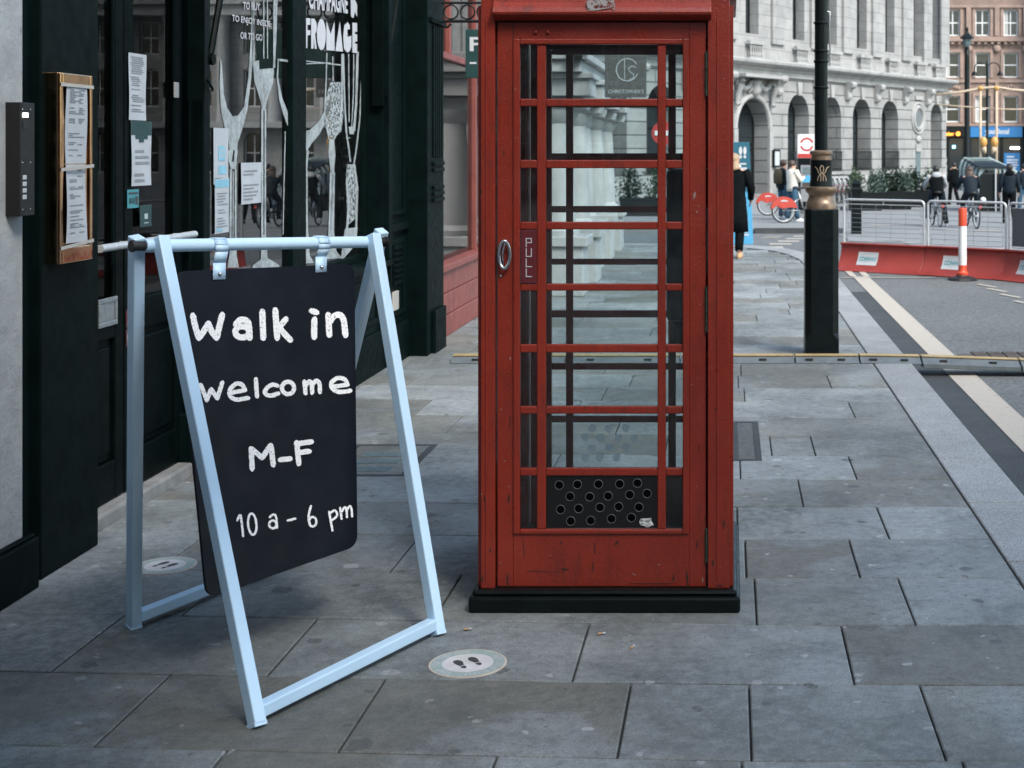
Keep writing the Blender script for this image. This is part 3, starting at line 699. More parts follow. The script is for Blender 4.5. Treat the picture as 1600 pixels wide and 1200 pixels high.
# old chips and scrapes in the paint
def mark(name, mat, items, y, parent):
    m = M(); rnd = random.Random(len(items))
    for q, (px, py, w_, h_, rot) in enumerate(items):
        pts = []
        for k in range(11):
            a = 2*math.pi*k/11; r_ = rnd.uniform(.55, 1.1); u, v = w_/2*r_*math.cos(a), h_/2*r_*math.sin(a); pts.append(P(px+u*math.cos(rot)-v*math.sin(rot), py+u*math.sin(rot)+v*math.cos(rot), y))
        m.poly([Vector((p.x, y-0.00005*q, p.z)) for p in pts])
    return m.build(name, mat, parent)
mark('paint_chip', 'chip_pale', [(1085, 306, 5, 13, .2), (1089, 331, 3, 4, 0), (1092, 322, 2, 3, 0), (797, 560, 2.5, 7, 0), (1088, 760, 2, 3, 0), (1094, 476, 2, 4, 0), (783, 640, 2, 5, 0), (789, 720, 3, 3, 0), (782, 880, 2, 6, 0), (1098, 905, 2.5, 9, 0), (1090, 590, 2, 2, 0), (860, 868, 3, 2, 0), (990, 897, 9, 1.5, .5), (1029, 882, 6, 1.5, .2), (930, 912, 3, 2, 0)], YD-0.0008, door)
mark('scrape_mark', 'scrape_dark', [(964, 848, 5, 13, .6), (884, 890, 16, 4, .1), (929, 858, 2.5, 26, 0), (926, 884, 3, 18, .05), (1074, 905, 4, 34, -.1), (1020, 912, 96, 1.8, .01), (840, 893, 66, 1.5, .02), (1052, 903, 4, 14, .2), (797, 660, 3, 24, 0), (795, 780, 4, 18, 0), (793, 905, 4, 30, 0), (877, 848, 3, 8, .4), (1089, 850, 3, 18, .1), (1092, 700, 2, 14, 0), (787, 240, 2, 10, 0), (830, 925, 40, 2, 0)], YD-0.0008, door)
for x0_, its in ((759, [(752, 300, 3, 8, 0), (764, 520, 2, 5, .3), (757, 780, 3, 12, 0), (766, 860, 3, 9, 0), (754, 905, 4, 12, 0)]), (1120, [(1112, 250, 2, 6, 0), (1128, 430, 2, 7, .2), (1118, 640, 3, 5, 0), (1131, 820, 3, 16, 0), (1114, 880, 4, 14, 0), (1124, 915, 12, 4, 0)])):
    mark('scrape_mark', 'scrape_dark', its, YF-0.0008, tb)
m = M()
for px in (836, 855): m.ellipsoid((tx(px), YD-0.002, tz(50)), 0.0085, 0.007, 0.0085, 12, 8)
m.build('bolt', 'red_paint', door, smooth=True)
M().box(tx(813), tx(838), YD-0.004, YD+0.004, tz(443), tz(360)).build('pull_plate', 'pull_red', door, bevel=0.001)
m = M(); fmp = lambda u, v: (tx(u), YD-0.0050, tz(v))
for ch, y0, y1 in (('P', 384.5, 373), ('U', 401, 389), ('L', 417, 405), ('L', 432.5, 420.5)):
    ym = (y0+y1)/2+0.6
    m2_ = {'P': [[(821.5, y0+0.75), (821.5, y1)], [(821.5, y1), (829.5, y1)], [(829.5, y1), (829.5, ym)], [(829.5, ym), (821.5, ym)]], 'U': [[(821.5, y1), (821.5, y0)], [(821.5, y0), (829.5, y0)], [(829.5, y0), (829.5, y1)]], 'L': [[(821.5, y1), (821.5, y0)], [(821.5, y0), (830, y0)]]}[ch]
    for st in m2_:
        for q in range(len(st)-1):
            (ax, ay), (bx_, by) = st[q], st[q+1]; 
            if ax == bx_: m.poly([fmp(ax-0.75, min(ay, by)-0.75), fmp(ax+0.75, min(ay, by)-0.75), fmp(ax+0.75, max(ay, by)+0.75), fmp(ax-0.75, max(ay, by)+0.75)])
            else:
                f2 = lambda u, v: (tx(u), YD-0.0054, tz(v)); m.poly([f2(min(ax, bx_)-0.75, ay-0.75), f2(max(ax, bx_)+0.75, ay-0.75), f2(max(ax, bx_)+0.75, ay+0.75), f2(min(ax, bx_)-0.75, ay+0.75)])
m.build('lettering', 'letter_white', door)
# oval pull handle
m = M(); hc = Vector((tx(788), YD-0.016, tz(398)))
m.tube([hc+Vector((0.0195*math.cos(a), 0.004*math.cos(2*a), 0.048*math.sin(a)*1.0)) for a in [2*math.pi*k/32 for k in range(32)]], 0.0062, 10, close=True)
m.tube([hc+Vector((0, 0.016, 0.046)), hc+Vector((0, -0.002, 0.048))], 0.007, 10)
m.tube([hc+Vector((0.003, 0.0, 0.045)), hc+Vector((-0.008, 0.008, 0)), hc+Vector((-0.004, 0.012, -0.044))], 0.0035, 8)
m.build('handle', 'chrome', door, smooth=True)
M().ellipsoid((tx(781), YD-0.001, tz(432)), 0.005, 0.004, 0.005, 10, 6).build('lock', 'chrome', door, smooth=True)
for y0, y1 in ((150, 79), (520, 448), (880, 826)):
    m = M(); n = 5; za, zb = tz(y0), tz(y1)
    for k in range(n): m.tube([(tx(1104.2), YD-0.006, za+(zb-za)*(k+0.03)/n), (tx(1104.2), YD-0.006, za+(zb-za)*(k+0.95)/n)], 0.0058, 10)
    m.build('hinge', 'hinge_green', door, smooth=True)
# side and rear panels
def panel(name, fm, dz, solid_lo=0.078):
    def bx(m, ua, ub, wa, wb, za, zb):
        c = [fm(u, w_, z) for u, w_, z in ((ua, wa, za), (ub, wa, za), (ub, wb, za), (ua, wb, za), (ua, wa, zb), (ub, wa, zb), (ub, wb, zb), (ua, wb, zb))]
        m.add(c, [(0,3,2,1),(4,5,6,7),(0,1,5,4),(1,2,6,5),(2,3,7,6),(3,0,4,7)])
    m = M()
    for a, b, c, d in ((776, 801, solid_lo, tz(34)), (1077, 1103, solid_lo, tz(34)), (801, 1077, tz(60)+dz, tz(34)), (801, 1077, solid_lo, tz(836)+dz)): bx(m, a, b, -0.045, 0, c, d)
    p = m.build(name, 'red_paint', tb, bevel=0.004)
    glazing(p, fm, dz, 'window_frame', 'red_paint', last_plain=True)
    if name != 'rear_panel':
        m = M(); bx(m, 812, 1066, -0.03, -0.008, tz(832)+dz, tz(740)+dz); m.build('kick_plate', 'dark_metal', p)
    return p
rp = panel('rear_panel', lambda u, w_, z: (tx(1879-u), YB-0.016+w_, z), 0.022)
panel('side_panel', lambda u, w_, z: (BX0+0.016-w_, YF+0.45-(tx(u)-tx(940))*1.0, z), 0.0)
panel('side_panel', lambda u, w_, z: (BX1-0.016+w_, YF+0.45+(tx(u)-tx(940))*1.0, z), 0.0)
# frosted dots on the lower rear pane
m = M()
for u, v in ((522,116),(622,118),(726,116),(478,171),(569,173),(680,176),(775,179),(520,238),(625,232),(726,234),(478,294),(566,297),(668,293)):
    px = 790+u/3.87; py = 640+v/3.87; p = P(px, py, YB-0.05); m.disc((p.x, YB-0.036, p.z), 0.0165, (0, -1, 0), 20)
m.build('frosted_dot', 'frost_dot', rp)
M().box(BX0+0.03, BX1-0.03, YF+0.05, YB-0.05, 2.06, 2.075).build('ceiling_panel', 'interior', tb)
# pay phone on the right hand side inside
pp = thing('payphone', 'black payphone cabinet fixed inside the telephone box on the right', 'payphone', (BX1-0.14, 5.42, 1.2))
M().box(BX1-0.25, BX1-0.055, 5.24, 5.60, 0.97, 1.54).build('cabinet', 'black_paint', pp, bevel=0.02)
m = M(); m.box(BX1-0.235, BX1-0.06, 5.30, 5.55, 0.85, 0.968); m.build('coin_return', 'black_iron', pp, bevel=0.03)
m = M(); m.tube([(BX1-0.11, 5.225, 1.16), (BX1-0.11, 5.20, 1.22), (BX1-0.11, 5.20, 1.33), (BX1-0.11, 5.225, 1.39)], [0.026, 0.017, 0.017, 0.026], 10); m.build('handset', 'rubber', pp, smooth=True)
m = M()
for i in range(3):
    for j in range(4): m.cbox((BX1-0.252, 5.44+i*0.035, 1.20+j*0.035), 0.006, 0.022, 0.022)
m.build('keypad', 'steel', pp)
# grime worked into the paving at the left of the plinth
def blot(pts, z, name): 
    m = M(); m.poly([(x, y, z) for x, y in pts]); return m
# ---------------------------------------------------------------- folding chalkboard sign
fs_A, fs_B, fs_C = P(402, 1136, 3.931), P(684, 992, 4.679), P(209, 981, 4.748)
fs_A.z = fs_B.z = fs_C.z = 0.0
TL, TR = P(240, 384, 4.40), P(577, 378, 5.04)
TRb = TR.copy()
fs_D = P(474, 874, CH*F/(874-VY)); fs_D.z = 0
rail = (TR-TL).normalized()
sg = thing('folding_sign', 'pale blue folding frame sign with a hanging black chalkboard on the pavement', 'sign', (fs_A+fs_B+fs_C+fs_D)/4)
perp = Vector((rail.y, -rail.x, 0)).normalized()     # towards the camera side
fw = perp*0.030; bk = -perp*0.030
def leg(top, foot, off, ext):
    t = top+off; d = (t-foot).normalized(); return (foot, t+d*ext)
ro = rail*0.0
legs = [leg(TL, fs_A, fw-rail*(-0.012), 0.03), leg(TR, fs_B, fw, 0.03), leg(TL, fs_C, bk-rail*0.040, 0.03), leg(TR, fs_D, bk+rail*0.066, 0.045)]
for a, b in legs:
    m = M(); m.bar(a+Vector((0, 0, 0.008)), b, 0.037, 0.043, rail); lg = m.build('leg', 'sign_blue', sg, bevel=0.004)
    d = (b-a).normalized(); m = M(); m.bar(a, a+d*0.013, 0.040, 0.046, rail); m.build('foot_cap', 'sign_blue', lg, bevel=0.002)
def bbar(a0, a1, b0, b1, h):
    p = a0+(a1-a0).normalized()*h; q = b0+(b1-b0).normalized()*h; d = (q-p).normalized()*0.018
    M().bar(p+d, q-d, 0.036, 0.040, Vector((0, 0, 1))).build('bottom_bar', 'sign_blue', sg, bevel=0.004)
bbar(*legs[0], *legs[1], 0.040); bbar(*legs[2], *legs[3], 0.040)
M().tube([TL-rail*0.03, TR+rail*0.03], 0.0205, 20).build('top_rail', 'sign_blue', sg, smooth=True)
for e_, s_ in ((TL, -1), (TR, 1)):
    M().tube([e_, e_+rail*0.066*s_, e_+rail*0.0661*s_, e_+rail*0.075*s_], [0.015, 0.015, 0.019, 0.018], 14).build('pivot_bolt', 'rubber', sg, smooth=True)
# board plane
p1, p2, p3 = P(275, 425, 4.44), P(553, 412, 4.985), P(322, 933, 4.30)
bn = (p2-p1).cross(p3-p1).normalized()
if bn.y > 0: bn = -bn
bm_ = lambda px, py, off=0.0: ray_plane(px, py, p1+bn*off, bn)
c4 = [bm_(273, 424), bm_(554, 412), bm_(559, 853), bm_(323, 935)]
def rounded(c, r, n=6):
    out = []
    for i in range(4):
        p, a, b = c[i], (c[i-1]-c[i]).normalized(), (c[(i+1) % 4]-c[i]).normalized()
        for k in range(n+1):
            t = k/n; q0 = p+a*r; q1 = p+b*r
            out.append(q0*(1-t)**2+p*2*t*(1-t)+q1*t**2)
    return out
m = M(); m.slab(rounded(c4, 0.042), -bn*0.010); board = m.build('chalkboard', 'board_black', sg, bevel=0.0015)
# straps over the rail
for px in (340, 501):
    f = (px-240)/(577-240); 
    # perspective-correct position along the rail
    best = min((abs((VX+F*(TL+(TR-TL)*t).x/(TL+(TR-TL)*t).y)-px), t) for t in [k/400 for k in range(401)])[1]
    c = TL+(TR-TL)*best; wv = rail*0.0225
    bot = bm_(px+(2 if px < 400 else 0), 431 if px < 400 else 420, 0.003)
    prof = [c+perp*(0.0235*math.cos(a))+Vector((0, 0, 0.0235*math.sin(a))) for a in [R(180-12*k) for k in range(16)]]
    face = c+perp*0.022+Vector((0, 0, -0.022))
    tgt = bot+ (Vector((0, 0, 1))*0.06); d0 = (bm_(px, 500)-bm_(px, 430)).normalized()
    path = prof+[face, bot-d0*0.042+bn*0.002, bot+d0*0.012]
    m = M()
    for a, b in zip(path[:-1], path[1:]): m.quad(a-wv, a+wv, b+wv, b-wv)
    st = m.build('hanging_strap', 'sign_blue', sg, solid=0.0025, smooth=True)
    m = M(); m.ellipsoid(bot-d0*0.004+bn*0.004, 0.008, 0.006, 0.008, 12, 8); m.build('screw', 'chrome', st, smooth=True)
# chalk writing
zoff = [0.0005]
def chalk(strokes, width, name, jit=0.9):
    m = M()
    for st in strokes:
        zoff[0] += 0.00003; z = zoff[0]
        q = [(180+u/2.307, 340+v/2.307) for u, v in st]; wd = width/2.307; fm_ = lambda a, b, z=z: bm_(a, b, z)
        if len(q) > 2:
            out = []
            for i in range(len(q)-1):
                p0, p1_, p2_, p3_ = q[max(i-1, 0)], q[i], q[i+1], q[min(i+2, len(q)-1)]
                for k in range(5):
                    t = k/5; out.append(tuple(0.5*(2*p1_[c]+(p2_[c]-p0[c])*t+(2*p0[c]-5*p1_[c]+4*p2_[c]-p3_[c])*t*t+(3*p1_[c]-p0[c]-3*p2_[c]+p3_[c])*t**3) for c in (0, 1)))
            q = out+[q[-1]]
        m.strip(q, wd, fm_, jit=jit/2.307, step=1.0, taper=0.92)
        for e_ in ((q[0], q[-1]) if q[0] != q[-1] else ()):
            zoff[0] += 0.00002; z2 = zoff[0]
            m.poly([bm_(e_[0]+wd*0.47*random.uniform(.8, 1.1)*math.cos(k*math.pi/7), e_[1]+wd*0.47*random.uniform(.8, 1.1)*math.sin(k*math.pi/7), z2) for k in range(14)])
    m.build(name, 'chalk', board)
def ell(cx, cy, rx, ry, a0=0, a1=360, tilt=0, n=22):
    out = []
    for k in range(n+1):
        a = R(a0+(a1-a0)*k/n); x, y = rx*math.cos(a), ry*math.sin(a); t = R(tilt)
        out.append((cx+x*math.cos(t)-y*math.sin(t), cy+x*math.sin(t)+y*math.cos(t)))
    return out
chalk([[(280, 352), (288, 390), (302, 434)], [(302, 434), (322, 405), (336, 382)], [(336, 382), (348, 410), (366, 434)], [(366, 434), (376, 390), (386, 350)],
       [(434, 386), (452, 368), (474, 372), (482, 390), (485, 434)], ell(458, 412, 25, 20, -20, 330),
       [(530, 338), (534, 434)], [(577, 332), (584, 434)], [(616, 366), (588, 398)], [(592, 398), (610, 418), (632, 442)],
       [(708, 336), (726, 342)], [(718, 366), (717, 432)], [(768, 350), (772, 424)], [(772, 378), (790, 354), (812, 352), (824, 372), (830, 424)]], 22, 'lettering')
chalk([[(308, 602), (330, 658)], [(330, 658), (346, 618)], [(346, 618), (368, 652)], [(368, 652), (386, 594)],
       [(416, 632), (468, 622)], [(468, 622), (456, 602), (434, 600), (414, 620), (414, 642), (436, 656), (480, 650)],
       [(507, 582), (511, 645)], [(586, 606), (566, 602), (545, 616), (541, 634), (560, 642), (588, 634)], ell(623, 614, 22, 22),
       [(682, 590), (686, 634)], [(686, 606), (700, 590), (708, 600), (710, 632)], [(710, 604), (724, 588), (736, 598), (738, 630)],
       [(784, 610), (838, 602)], [(838, 602), (828, 584), (804, 578), (782, 592), (780, 612), (806, 628), (848, 624)]], 15.5, 'lettering')
chalk([[(494, 906), (490, 832)], [(492, 834), (530, 866)], [(530, 866), (560, 820)], [(562, 822), (570, 892)], [(594, 873), (632, 869)],
       [(662, 888), (654, 810)], [(652, 816), (708, 808)], [(658, 848), (700, 842)]], 19, 'lettering')
chalk([[(440, 1092), (452, 1074), (461, 1148)], ell(494, 1105, 15, 38, 0, 360, -5), [(557, 1080), (570, 1070), (580, 1080), (583, 1118)], ell(568, 1106, 13, 14, 0, 360),
       [(622, 1092), (650, 1085)], [(706, 1040), (697, 1075), (702, 1108)], ell(712, 1096, 13, 17, 0, 360), [(771, 1060), (783, 1128)], [(773, 1066), (792, 1056), (800, 1074), (779, 1092)],
       [(811, 1046), (816, 1086)], [(816, 1060), (828, 1044), (834, 1056), (835, 1080)], [(835, 1054), (846, 1040), (852, 1052), (854, 1077)]], 8.5, 'lettering', 0.7)

# ---------------------------------------------------------------- lamppost
DL = 11.15; LX = P(1283, 500, DL).x; q = DL/F
lp = thing('lamppost', 'tall black lamppost with gold collars and a gilt monogram band', 'lamppost', (LX, DL, 0))
zz = lambda py: CH-(py-VY)*q
m = M(); hw = 26*q
ch = hw*0.35
oct_ = lambda h, z, c: [(LX+x, DL+y, z) for x, y in ((-h+c, -h), (h-c, -h), (h, -h+c), (h, h-c), (h-c, h), (-h+c, h), (-h, h-c), (-h, -h+c))]
m.ring_loft([oct_(hw, 0.001, 0.004), oct_(hw, zz(528), 0.004), oct_(hw, zz(518), ch), oct_(hw, zz(328), ch), oct_(hw*0.98, zz(326), ch)])
m.build('base_casing', 'black_paint', lp, bevel=0.004)
M().lathe((LX, DL, 0), [(24*q, zz(326)), (24*q, zz(318)), (22.5*q, zz(315)), (19.5*q, zz(307)), (20.5*q, zz(303)), (24*q, zz(300)), (25.5*q, zz(296)), (24.5*q, zz(292)), (18*q, zz(291))], 36).build('lower_collar', 'gold_paint', lp, smooth=True)
M().lathe((LX, DL, 0), [(19*q, zz(292)), (18*q, zz(286)), (17*q, zz(280)), (17*q, zz(252)), (17.5*q, zz(250))], 36).build('monogram_band', 'black_paint', lp, smooth=True)
M().lathe((LX, DL, 0), [(16*q, zz(252)), (16.8*q, zz(250)), (15.2*q, zz(245)), (15.8*q, zz(242)), (18*q, zz(240)), (18*q, zz(237)), (16*q, zz(235)), (11*q, zz(234.5))], 36).build('upper_collar', 'gold_paint', lp, smooth=True)
m = M(); m.lathe((LX, DL, 0), [(10.5*q, zz(236)), (10.2*q, zz(60)), (10*q, zz(-60)), (9*q, zz(-420)), (7*q, zz(-900)), (6*q, zz(-1000))], 28)
for y in (137, 96, 80, 36): m.lathe((LX, DL, 0), [(10*q, zz(y+2)), (11.6*q, zz(y+1.5)), (12*q, zz(y)), (11.6*q, zz(y-1.5)), (10*q, zz(y-2))], 28)
m.build('column', 'black_paint', lp, smooth=True)
rb = 17.4*q
def band(u, v): # px offset from centre, py
    a = u*q/rb; return (LX+rb*math.sin(a), DL-rb*math.cos(a), zz(v))
m = M()
def st(pts, wd=1.1): m.strip(pts, wd, band)
s3 = lambda u, v: ((u-780)/5.457*0.93, 180+v/5.457)
st([s3(*p) for p in ((712, 438), (735, 452), (750, 490), (768, 500), (790, 488), (798, 455), (790, 432), (778, 428), (766, 440), (765, 465), (775, 488), (798, 498), (815, 480), (828, 448), (858, 436))])
st([s3(*p) for p in ((770, 500), (750, 520), (740, 548), (745, 572), (758, 576), (770, 560), (772, 530), (770, 500))]); st([s3(*p) for p in ((795, 500), (812, 520), (822, 548), (818, 572), (806, 576), (795, 560), (792, 530), (795, 500))])
m.build('monogram', 'gold_line', lp)
m = M(); m.tube([(LX+9*q, DL, zz(18)), (LX+14*q, DL, zz(19)), (LX+13*q, DL, zz(40)), (LX+14*q, DL, zz(85)), (LX+10*q, DL, zz(92))], 0.006, 8); m.build('cable', 'steel', lp, smooth=True)
m = M(); m.tube([(LX, DL, zz(-1000)), (LX, DL+0.0, zz(-1060)), (LX+0.5, DL, zz(-1110)), (LX+1.2, DL, zz(-1120))], 0.03, 10); m.ellipsoid((LX+1.3, DL, zz(-1115)), 0.28, 0.13, 0.07); m.build('lantern', 'black_paint', lp, smooth=True)

# ---------------------------------------------------------------- red trench barrier units with fence panels on top
def barrier_unit(a, b, lab, sticker, lab_f, mesh_dark=False):
    a = Vector(a); b = Vector(b); d = (b-a); L = d.length; d.normalize(); n = Vector((d.y, -d.x, 0))   # towards the camera
    if n.y > 0: n = -n
    z = gz(a.y)
    t = thing('trench_barrier', lab, 'barrier', ((a.x+b.x)/2, (a.y+b.y)/2, z), 0, 'red trench barrier units')
    prof = [(0.31, 0.012)]
    for k in range(9):
        th = R(90*k/8); prof.append((0.29-0.25*math.sin(th), 0.02+0.33*(1-math.cos(th))))
    prof += [(0.055, 0.365), (0.075, 0.375), (0.07, 0.395), (0.0, 0.395), (-0.02, 0.38), (-0.02, 0.0), (0.29, 0.0)]
    m = M(); m.ring_loft([[p+n*u+Vector((0, 0, z+h)) for u, h in prof] for p in (a+d*0.006, b-d*0.006)])
    body = m.build('barrier_body', 'barrier_red', t, bevel=0.006, smooth=True)
    if sticker:
        th0, th1 = 38, 76; c0, c1 = sticker
        def sm(u, v, off=0.004):     # u metres along, v 0..1 up the curve
            th = R(th0+(th1-th0)*v); pu = 0.29-0.25*math.sin(th); ph = 0.02+0.33*(1-math.cos(th))
            nn = n*math.sin(math.pi/2-0)*0+Vector((0, 0, 1)); nv = (n*math.sin(th)*1.0+Vector((0, 0, 1))*math.cos(th)).normalized()
            return a+d*u+n*pu+Vector((0, 0, z+ph))+nv*off
        m = M()
        for k in range(6): m.quad(sm(c0, k/6), sm(c1, k/6), sm(c1, (k+1)/6), sm(c0, (k+1)/6))
        stk = m.build('company_sticker', 'paper', t)
        m = M(); w_ = c1-c0
        if (sm(c0, 0).x < sm(c1, 0).x): ff = lambda u, v: sm(c0+u*w_, v, 0.0055)
        else: ff = lambda u, v: sm(c1-u*w_, v, 0.0055)
        m.text('CONWAY', ff, 0.07, 0.95, 0.34, 0.68, offset=0.03)
        m.strip(ell(0.33, 0.52, 0.14, 0.32, 100, 330), 0.010, lambda u, v: Vector(ff(u, v))+Vector((0, -0.0006, 0.0004)))
        m.build('lettering', 'teal', stk)
    # fence panel
    f = thing('fence_panel', lab_f, 'barrier fence', ((a.x+b.x)/2, (a.y+b.y)/2, z+0.3), 0, 'steel fence panels on the trench barrier')
    def w(u, h): return a+d*u+Vector((0, 0, z+h))-n*0.0
    r_ = 0.06; x0, x1, zb, zt = 0.03, L-0.03, 0.20, 1.01
    path = [w(x0, zb), w(x0, zt-r_)]+[w(x0+r_-r_*math.cos(R(k*15)), zt-r_+r_*math.sin(R(k*15))) for k in range(1, 6)]+[w(x0+r_, zt), w(x1-r_, zt)]+[w(x1-r_+r_*math.sin(R(k*15)), zt-r_+r_*math.cos(R(k*15))) for k in range(1, 6)]+[w(x1, zt-r_), w(x1, zb)]
    M().tube(path, 0.017, 10).build('frame', 'galvanised', f, smooth=True)
    m = M(); i0, i1 = x0+0.05, x1-0.05
    m.tube([w(i0, 0.42), w(i0, zt-0.065), w(i1, zt-0.065), w(i1, 0.42)], 0.007, 8, close=True)
    for h in (0.55, 0.80): m.tube([w(x0, h), w(i0, h)], 0.006, 6); m.tube([w(i1, h), w(x1, h)], 0.006, 6)
    m.tube([w(L/2, zt), w(L/2, zt-0.065)], 0.006, 6)
    m.build('inner_frame', 'galvanised', f, smooth=True)
    m = M()
    for k in range(1, 8): h = 0.42+(zt-0.485)*k/8; m.tube([w(i0, h), w(i1, h)], 0.0032, 5)
    for k in range(1, 5 if not mesh_dark else 18): u = i0+(i1-i0)*k/(5 if not mesh_dark else 18); m.tube([w(u, 0.42), w(u, zt-0.065)], 0.0022, 5)
    m.build('wire_infill', 'steel', f)
    if mesh_dark:
        m = M(); m.slab([w(i0, 0.44), w(i1, 0.44), w(i1, zt-0.07), w(i0, zt-0.07)], n*0.003); m.build('netting', 'grey_net', f)
    return t
flaky('grey_net', (0.10, 0.12, 0.13), 420, 0.35, 0.42)
def gp(px, py, extra=0.10): 
    D = (CH+extra)*F/(py-VY); return ((px-VX)*D/F, D, 0)
b0 = P(1214, 383, 20.6); b1 = P(1316, 386, 20.25); b2 = P(1447, 393.5, 19.5); b3 = P(1575, 403, 18.75)
bs_ = [Vector((p.x, p.y, 0)) for p in (b0, b1, b2, b3)]
b4 = Vector((bs_[3].x+0.62, bs_[3].y-0.95, 0)); b5 = Vector((bs_[3].x+1.5, bs_[3].y-1.75, 0))
barrier_unit(bs_[1], bs_[2], 'red curved trench barrier with white sticker just right of the lamppost', (0.30, 0.62), 'steel fence panel standing just right of the lamppost')
barrier_unit(bs_[2], bs_[3], 'red curved trench barrier behind the orange and white traffic post', (0.30, 0.66), 'steel fence panel behind the orange and white traffic post')
barrier_unit(bs_[3], b4, 'red curved trench barrier turning towards the viewer at right edge', (0.28, 0.60), 'fence panel with dark netting at the right edge', True)
# traffic post
c = Vector(gp(1504, 438)); c.z = gz(c.y); q2 = c.y/F
tp = thing('traffic_post', 'orange and white plastic traffic post on a black foot before the red barrier', 'traffic post', c)
h = lambda py: (1.71-(py-VY)*q2)+0.0
m = M(); m.ngon_lathe(c, [(0.20, 0.0), (0.19, 0.03), (0.09, 0.055), (0.07, 0.08)], 8, R(22.5)); m.build('foot', 'rubber', tp, bevel=0.006)
M().lathe(c, [(0.075, 0.07), (0.078, 0.10), (0.062, 0.115), (0.055, 0.13), (0.055, h(414))], 24).build('lower_section', 'orange', tp, smooth=True)
M().lathe(c, [(0.053, h(414)), (0.053, h(353))], 24).build('reflective_sleeve', 'white_paint', tp, smooth=True)
M().lathe(c, [(0.055, h(353)), (0.055, h(327)), (0.05, h(325)), (0.02, h(324.5))], 24).build('upper_section', 'orange', tp, smooth=True)
# ---------------------------------------------------------------- dark green corner shop (facade along x = -2.5, facing +x)
sh = thing('shop_building', 'dark green painted shopfront with a tall etched window behind the chalkboard sign', 'shop', (-2.6, 8.2, 0))
def fbox(name, mat, *bs, parent=None, bevel=0.006):
    m = M()
    for b in bs: m.box(*b)
    return m.build(name, mat, parent or sh, bevel=bevel)
# rear block and upper wall
fbox('upper_wall', 'brick', (-9, -2.62, 5.14, 11.62, 3.9, 13.0), bevel=0)
m = M(); m.box(-2.75, -2.40, 5.14, 11.62, 3.25, 3.9); m.box(-2.75, -2.28, 5.14, 11.62, 3.86, 3.98); m.build('fascia', 'dark_paint', sh, bevel=0.01)
# room
m = M()
m.box(-6.5, -6.4, 5.2, 11.5, 0, 3.9); m.box(-6.5, -2.75, 11.3, 11.4, 0, 3.9); m.box(-6.5, -2.75, 5.2, 5.3, 0, 3.9); m.box(-6.5, -2.75, 5.2, 11.4, 3.3, 3.4); m.box(-6.5, -2.75, 5.3, 11.3, -0.02, 0.03)
m.box(-6.4, -2.80, 7.12, 7.18, 0.03, 3.3)
m.build('shop_interior', 'interior', sh)
# near pilaster
m = M(); m.box(-2.80, -2.58, 5.27, 5.75, 0.0, 3.25); m.box(-2.80, -2.615, 5.14, 5.268, 0, 3.25); 
m.box(-2.79, -2.60, 5.751, 5.79, 0.0, 3.25)
m.build('pilaster', 'dark_paint', sh, bevel=0.006)
# door recess: frame, two leaves, sill
fbox('door_frame', 'door_paint', (-2.80, -2.68, 5.79, 5.86, 0.0, 3.24), (-2.80, -2.70, 7.03, 7.10, 0.02, 3.24), (-2.80, -2.70, 5.86, 7.03, 2.75, 3.24))
fbox('door_sill', 'sill_stone', (-2.90, -2.665, 5.80, 7.08, -0.01, 0.062), bevel=0.012)
def leaf(y0, y1, label):
    m = M(); X0, X1 = -2.775, -2.73; st_ = 0.085
    zs = [0.07, 0.24, 0.78, 0.93, 2.66, 2.75]
    m.box(X0, X1, y0, y0+st_, zs[0], zs[-1]); m.box(X0, X1, y1-st_, y1, zs[0], zs[-1])
    for a, b in ((0, 1), (2, 3), (4, 5)): m.box(X0, X1, y0+st_, y1-st_, zs[a], zs[b])
    d = m.build('door', 'door_paint', sh, bevel=0.006)
    m = M(); m.box(X0+0.008, X1-0.018, y0+st_, y1-st_, zs[1], zs[2]); m.box(X0+0.01, X1-0.008, y0+st_+0.035, y1-st_-0.035, zs[1]+0.035, zs[2]-0.035); m.build('lower_panel', 'door_paint', d, bevel=0.008)
    m = M(); m.box(X1-0.030, X1-0.024, y0+st_, y1-st_, zs[3], zs[4]); m.build('pane', 'door_glass', d)
    m = M(); m.box(X1-0.015, X1-0.003, y0+st_-0.001, y0+st_+0.012, zs[3], zs[4]); m.box(X1-0.015, X1-0.003, y1-st_-0.012, y1-st_+0.001, zs[3], zs[4]); m.build('glazing_bead', 'dark_paint', d, bevel=0.003)
    return d
d1 = leaf(5.87, 6.335, None); d2 = leaf(6.345, 7.02, None)
m = M()
lb = [PX(x, y, -2.725) for x, y in ((153, 575), (182, 563), (182, 606), (153, 614))]
ya, yb, za, zb = lb[0].y, lb[1].y, 0.84, 0.965
m.box(-2.73, -2.718, ya, yb, za, za+0.022); m.box(-2.73, -2.718, ya, yb, zb-0.022, zb); m.box(-2.73, -2.718, ya, ya+0.02, za+0.022, zb-0.022); m.box(-2.73, -2.718, yb-0.02, yb, za+0.022, zb-0.022)
m.box(-2.73, -2.7235, ya+0.02, yb-0.02, za+0.022, zb-0.022); m.build('letterbox', 'steel', d1, bevel=0.003)
m = M(); m.tube([(-2.655, 5.93, 1.195), (-2.655, 6.98, 1.195)], 0.017, 14)
for y in (6.05, 6.30, 6.45, 6.90): m.tube([(-2.655, y, 1.195), (-2.73, y, 1.195)], 0.009, 8)
m.build('push_bar', 'galvanised', d2, smooth=True)
kp = [PX(x, y, -2.727) for x, y in ((272, 128), (279, 153))]
m = M(); m.box(-2.73, -2.724, kp[0].y, kp[1].y, kp[1].z, kp[0].z); m.build('lock_plate', 'tape', d2, bevel=0.002)
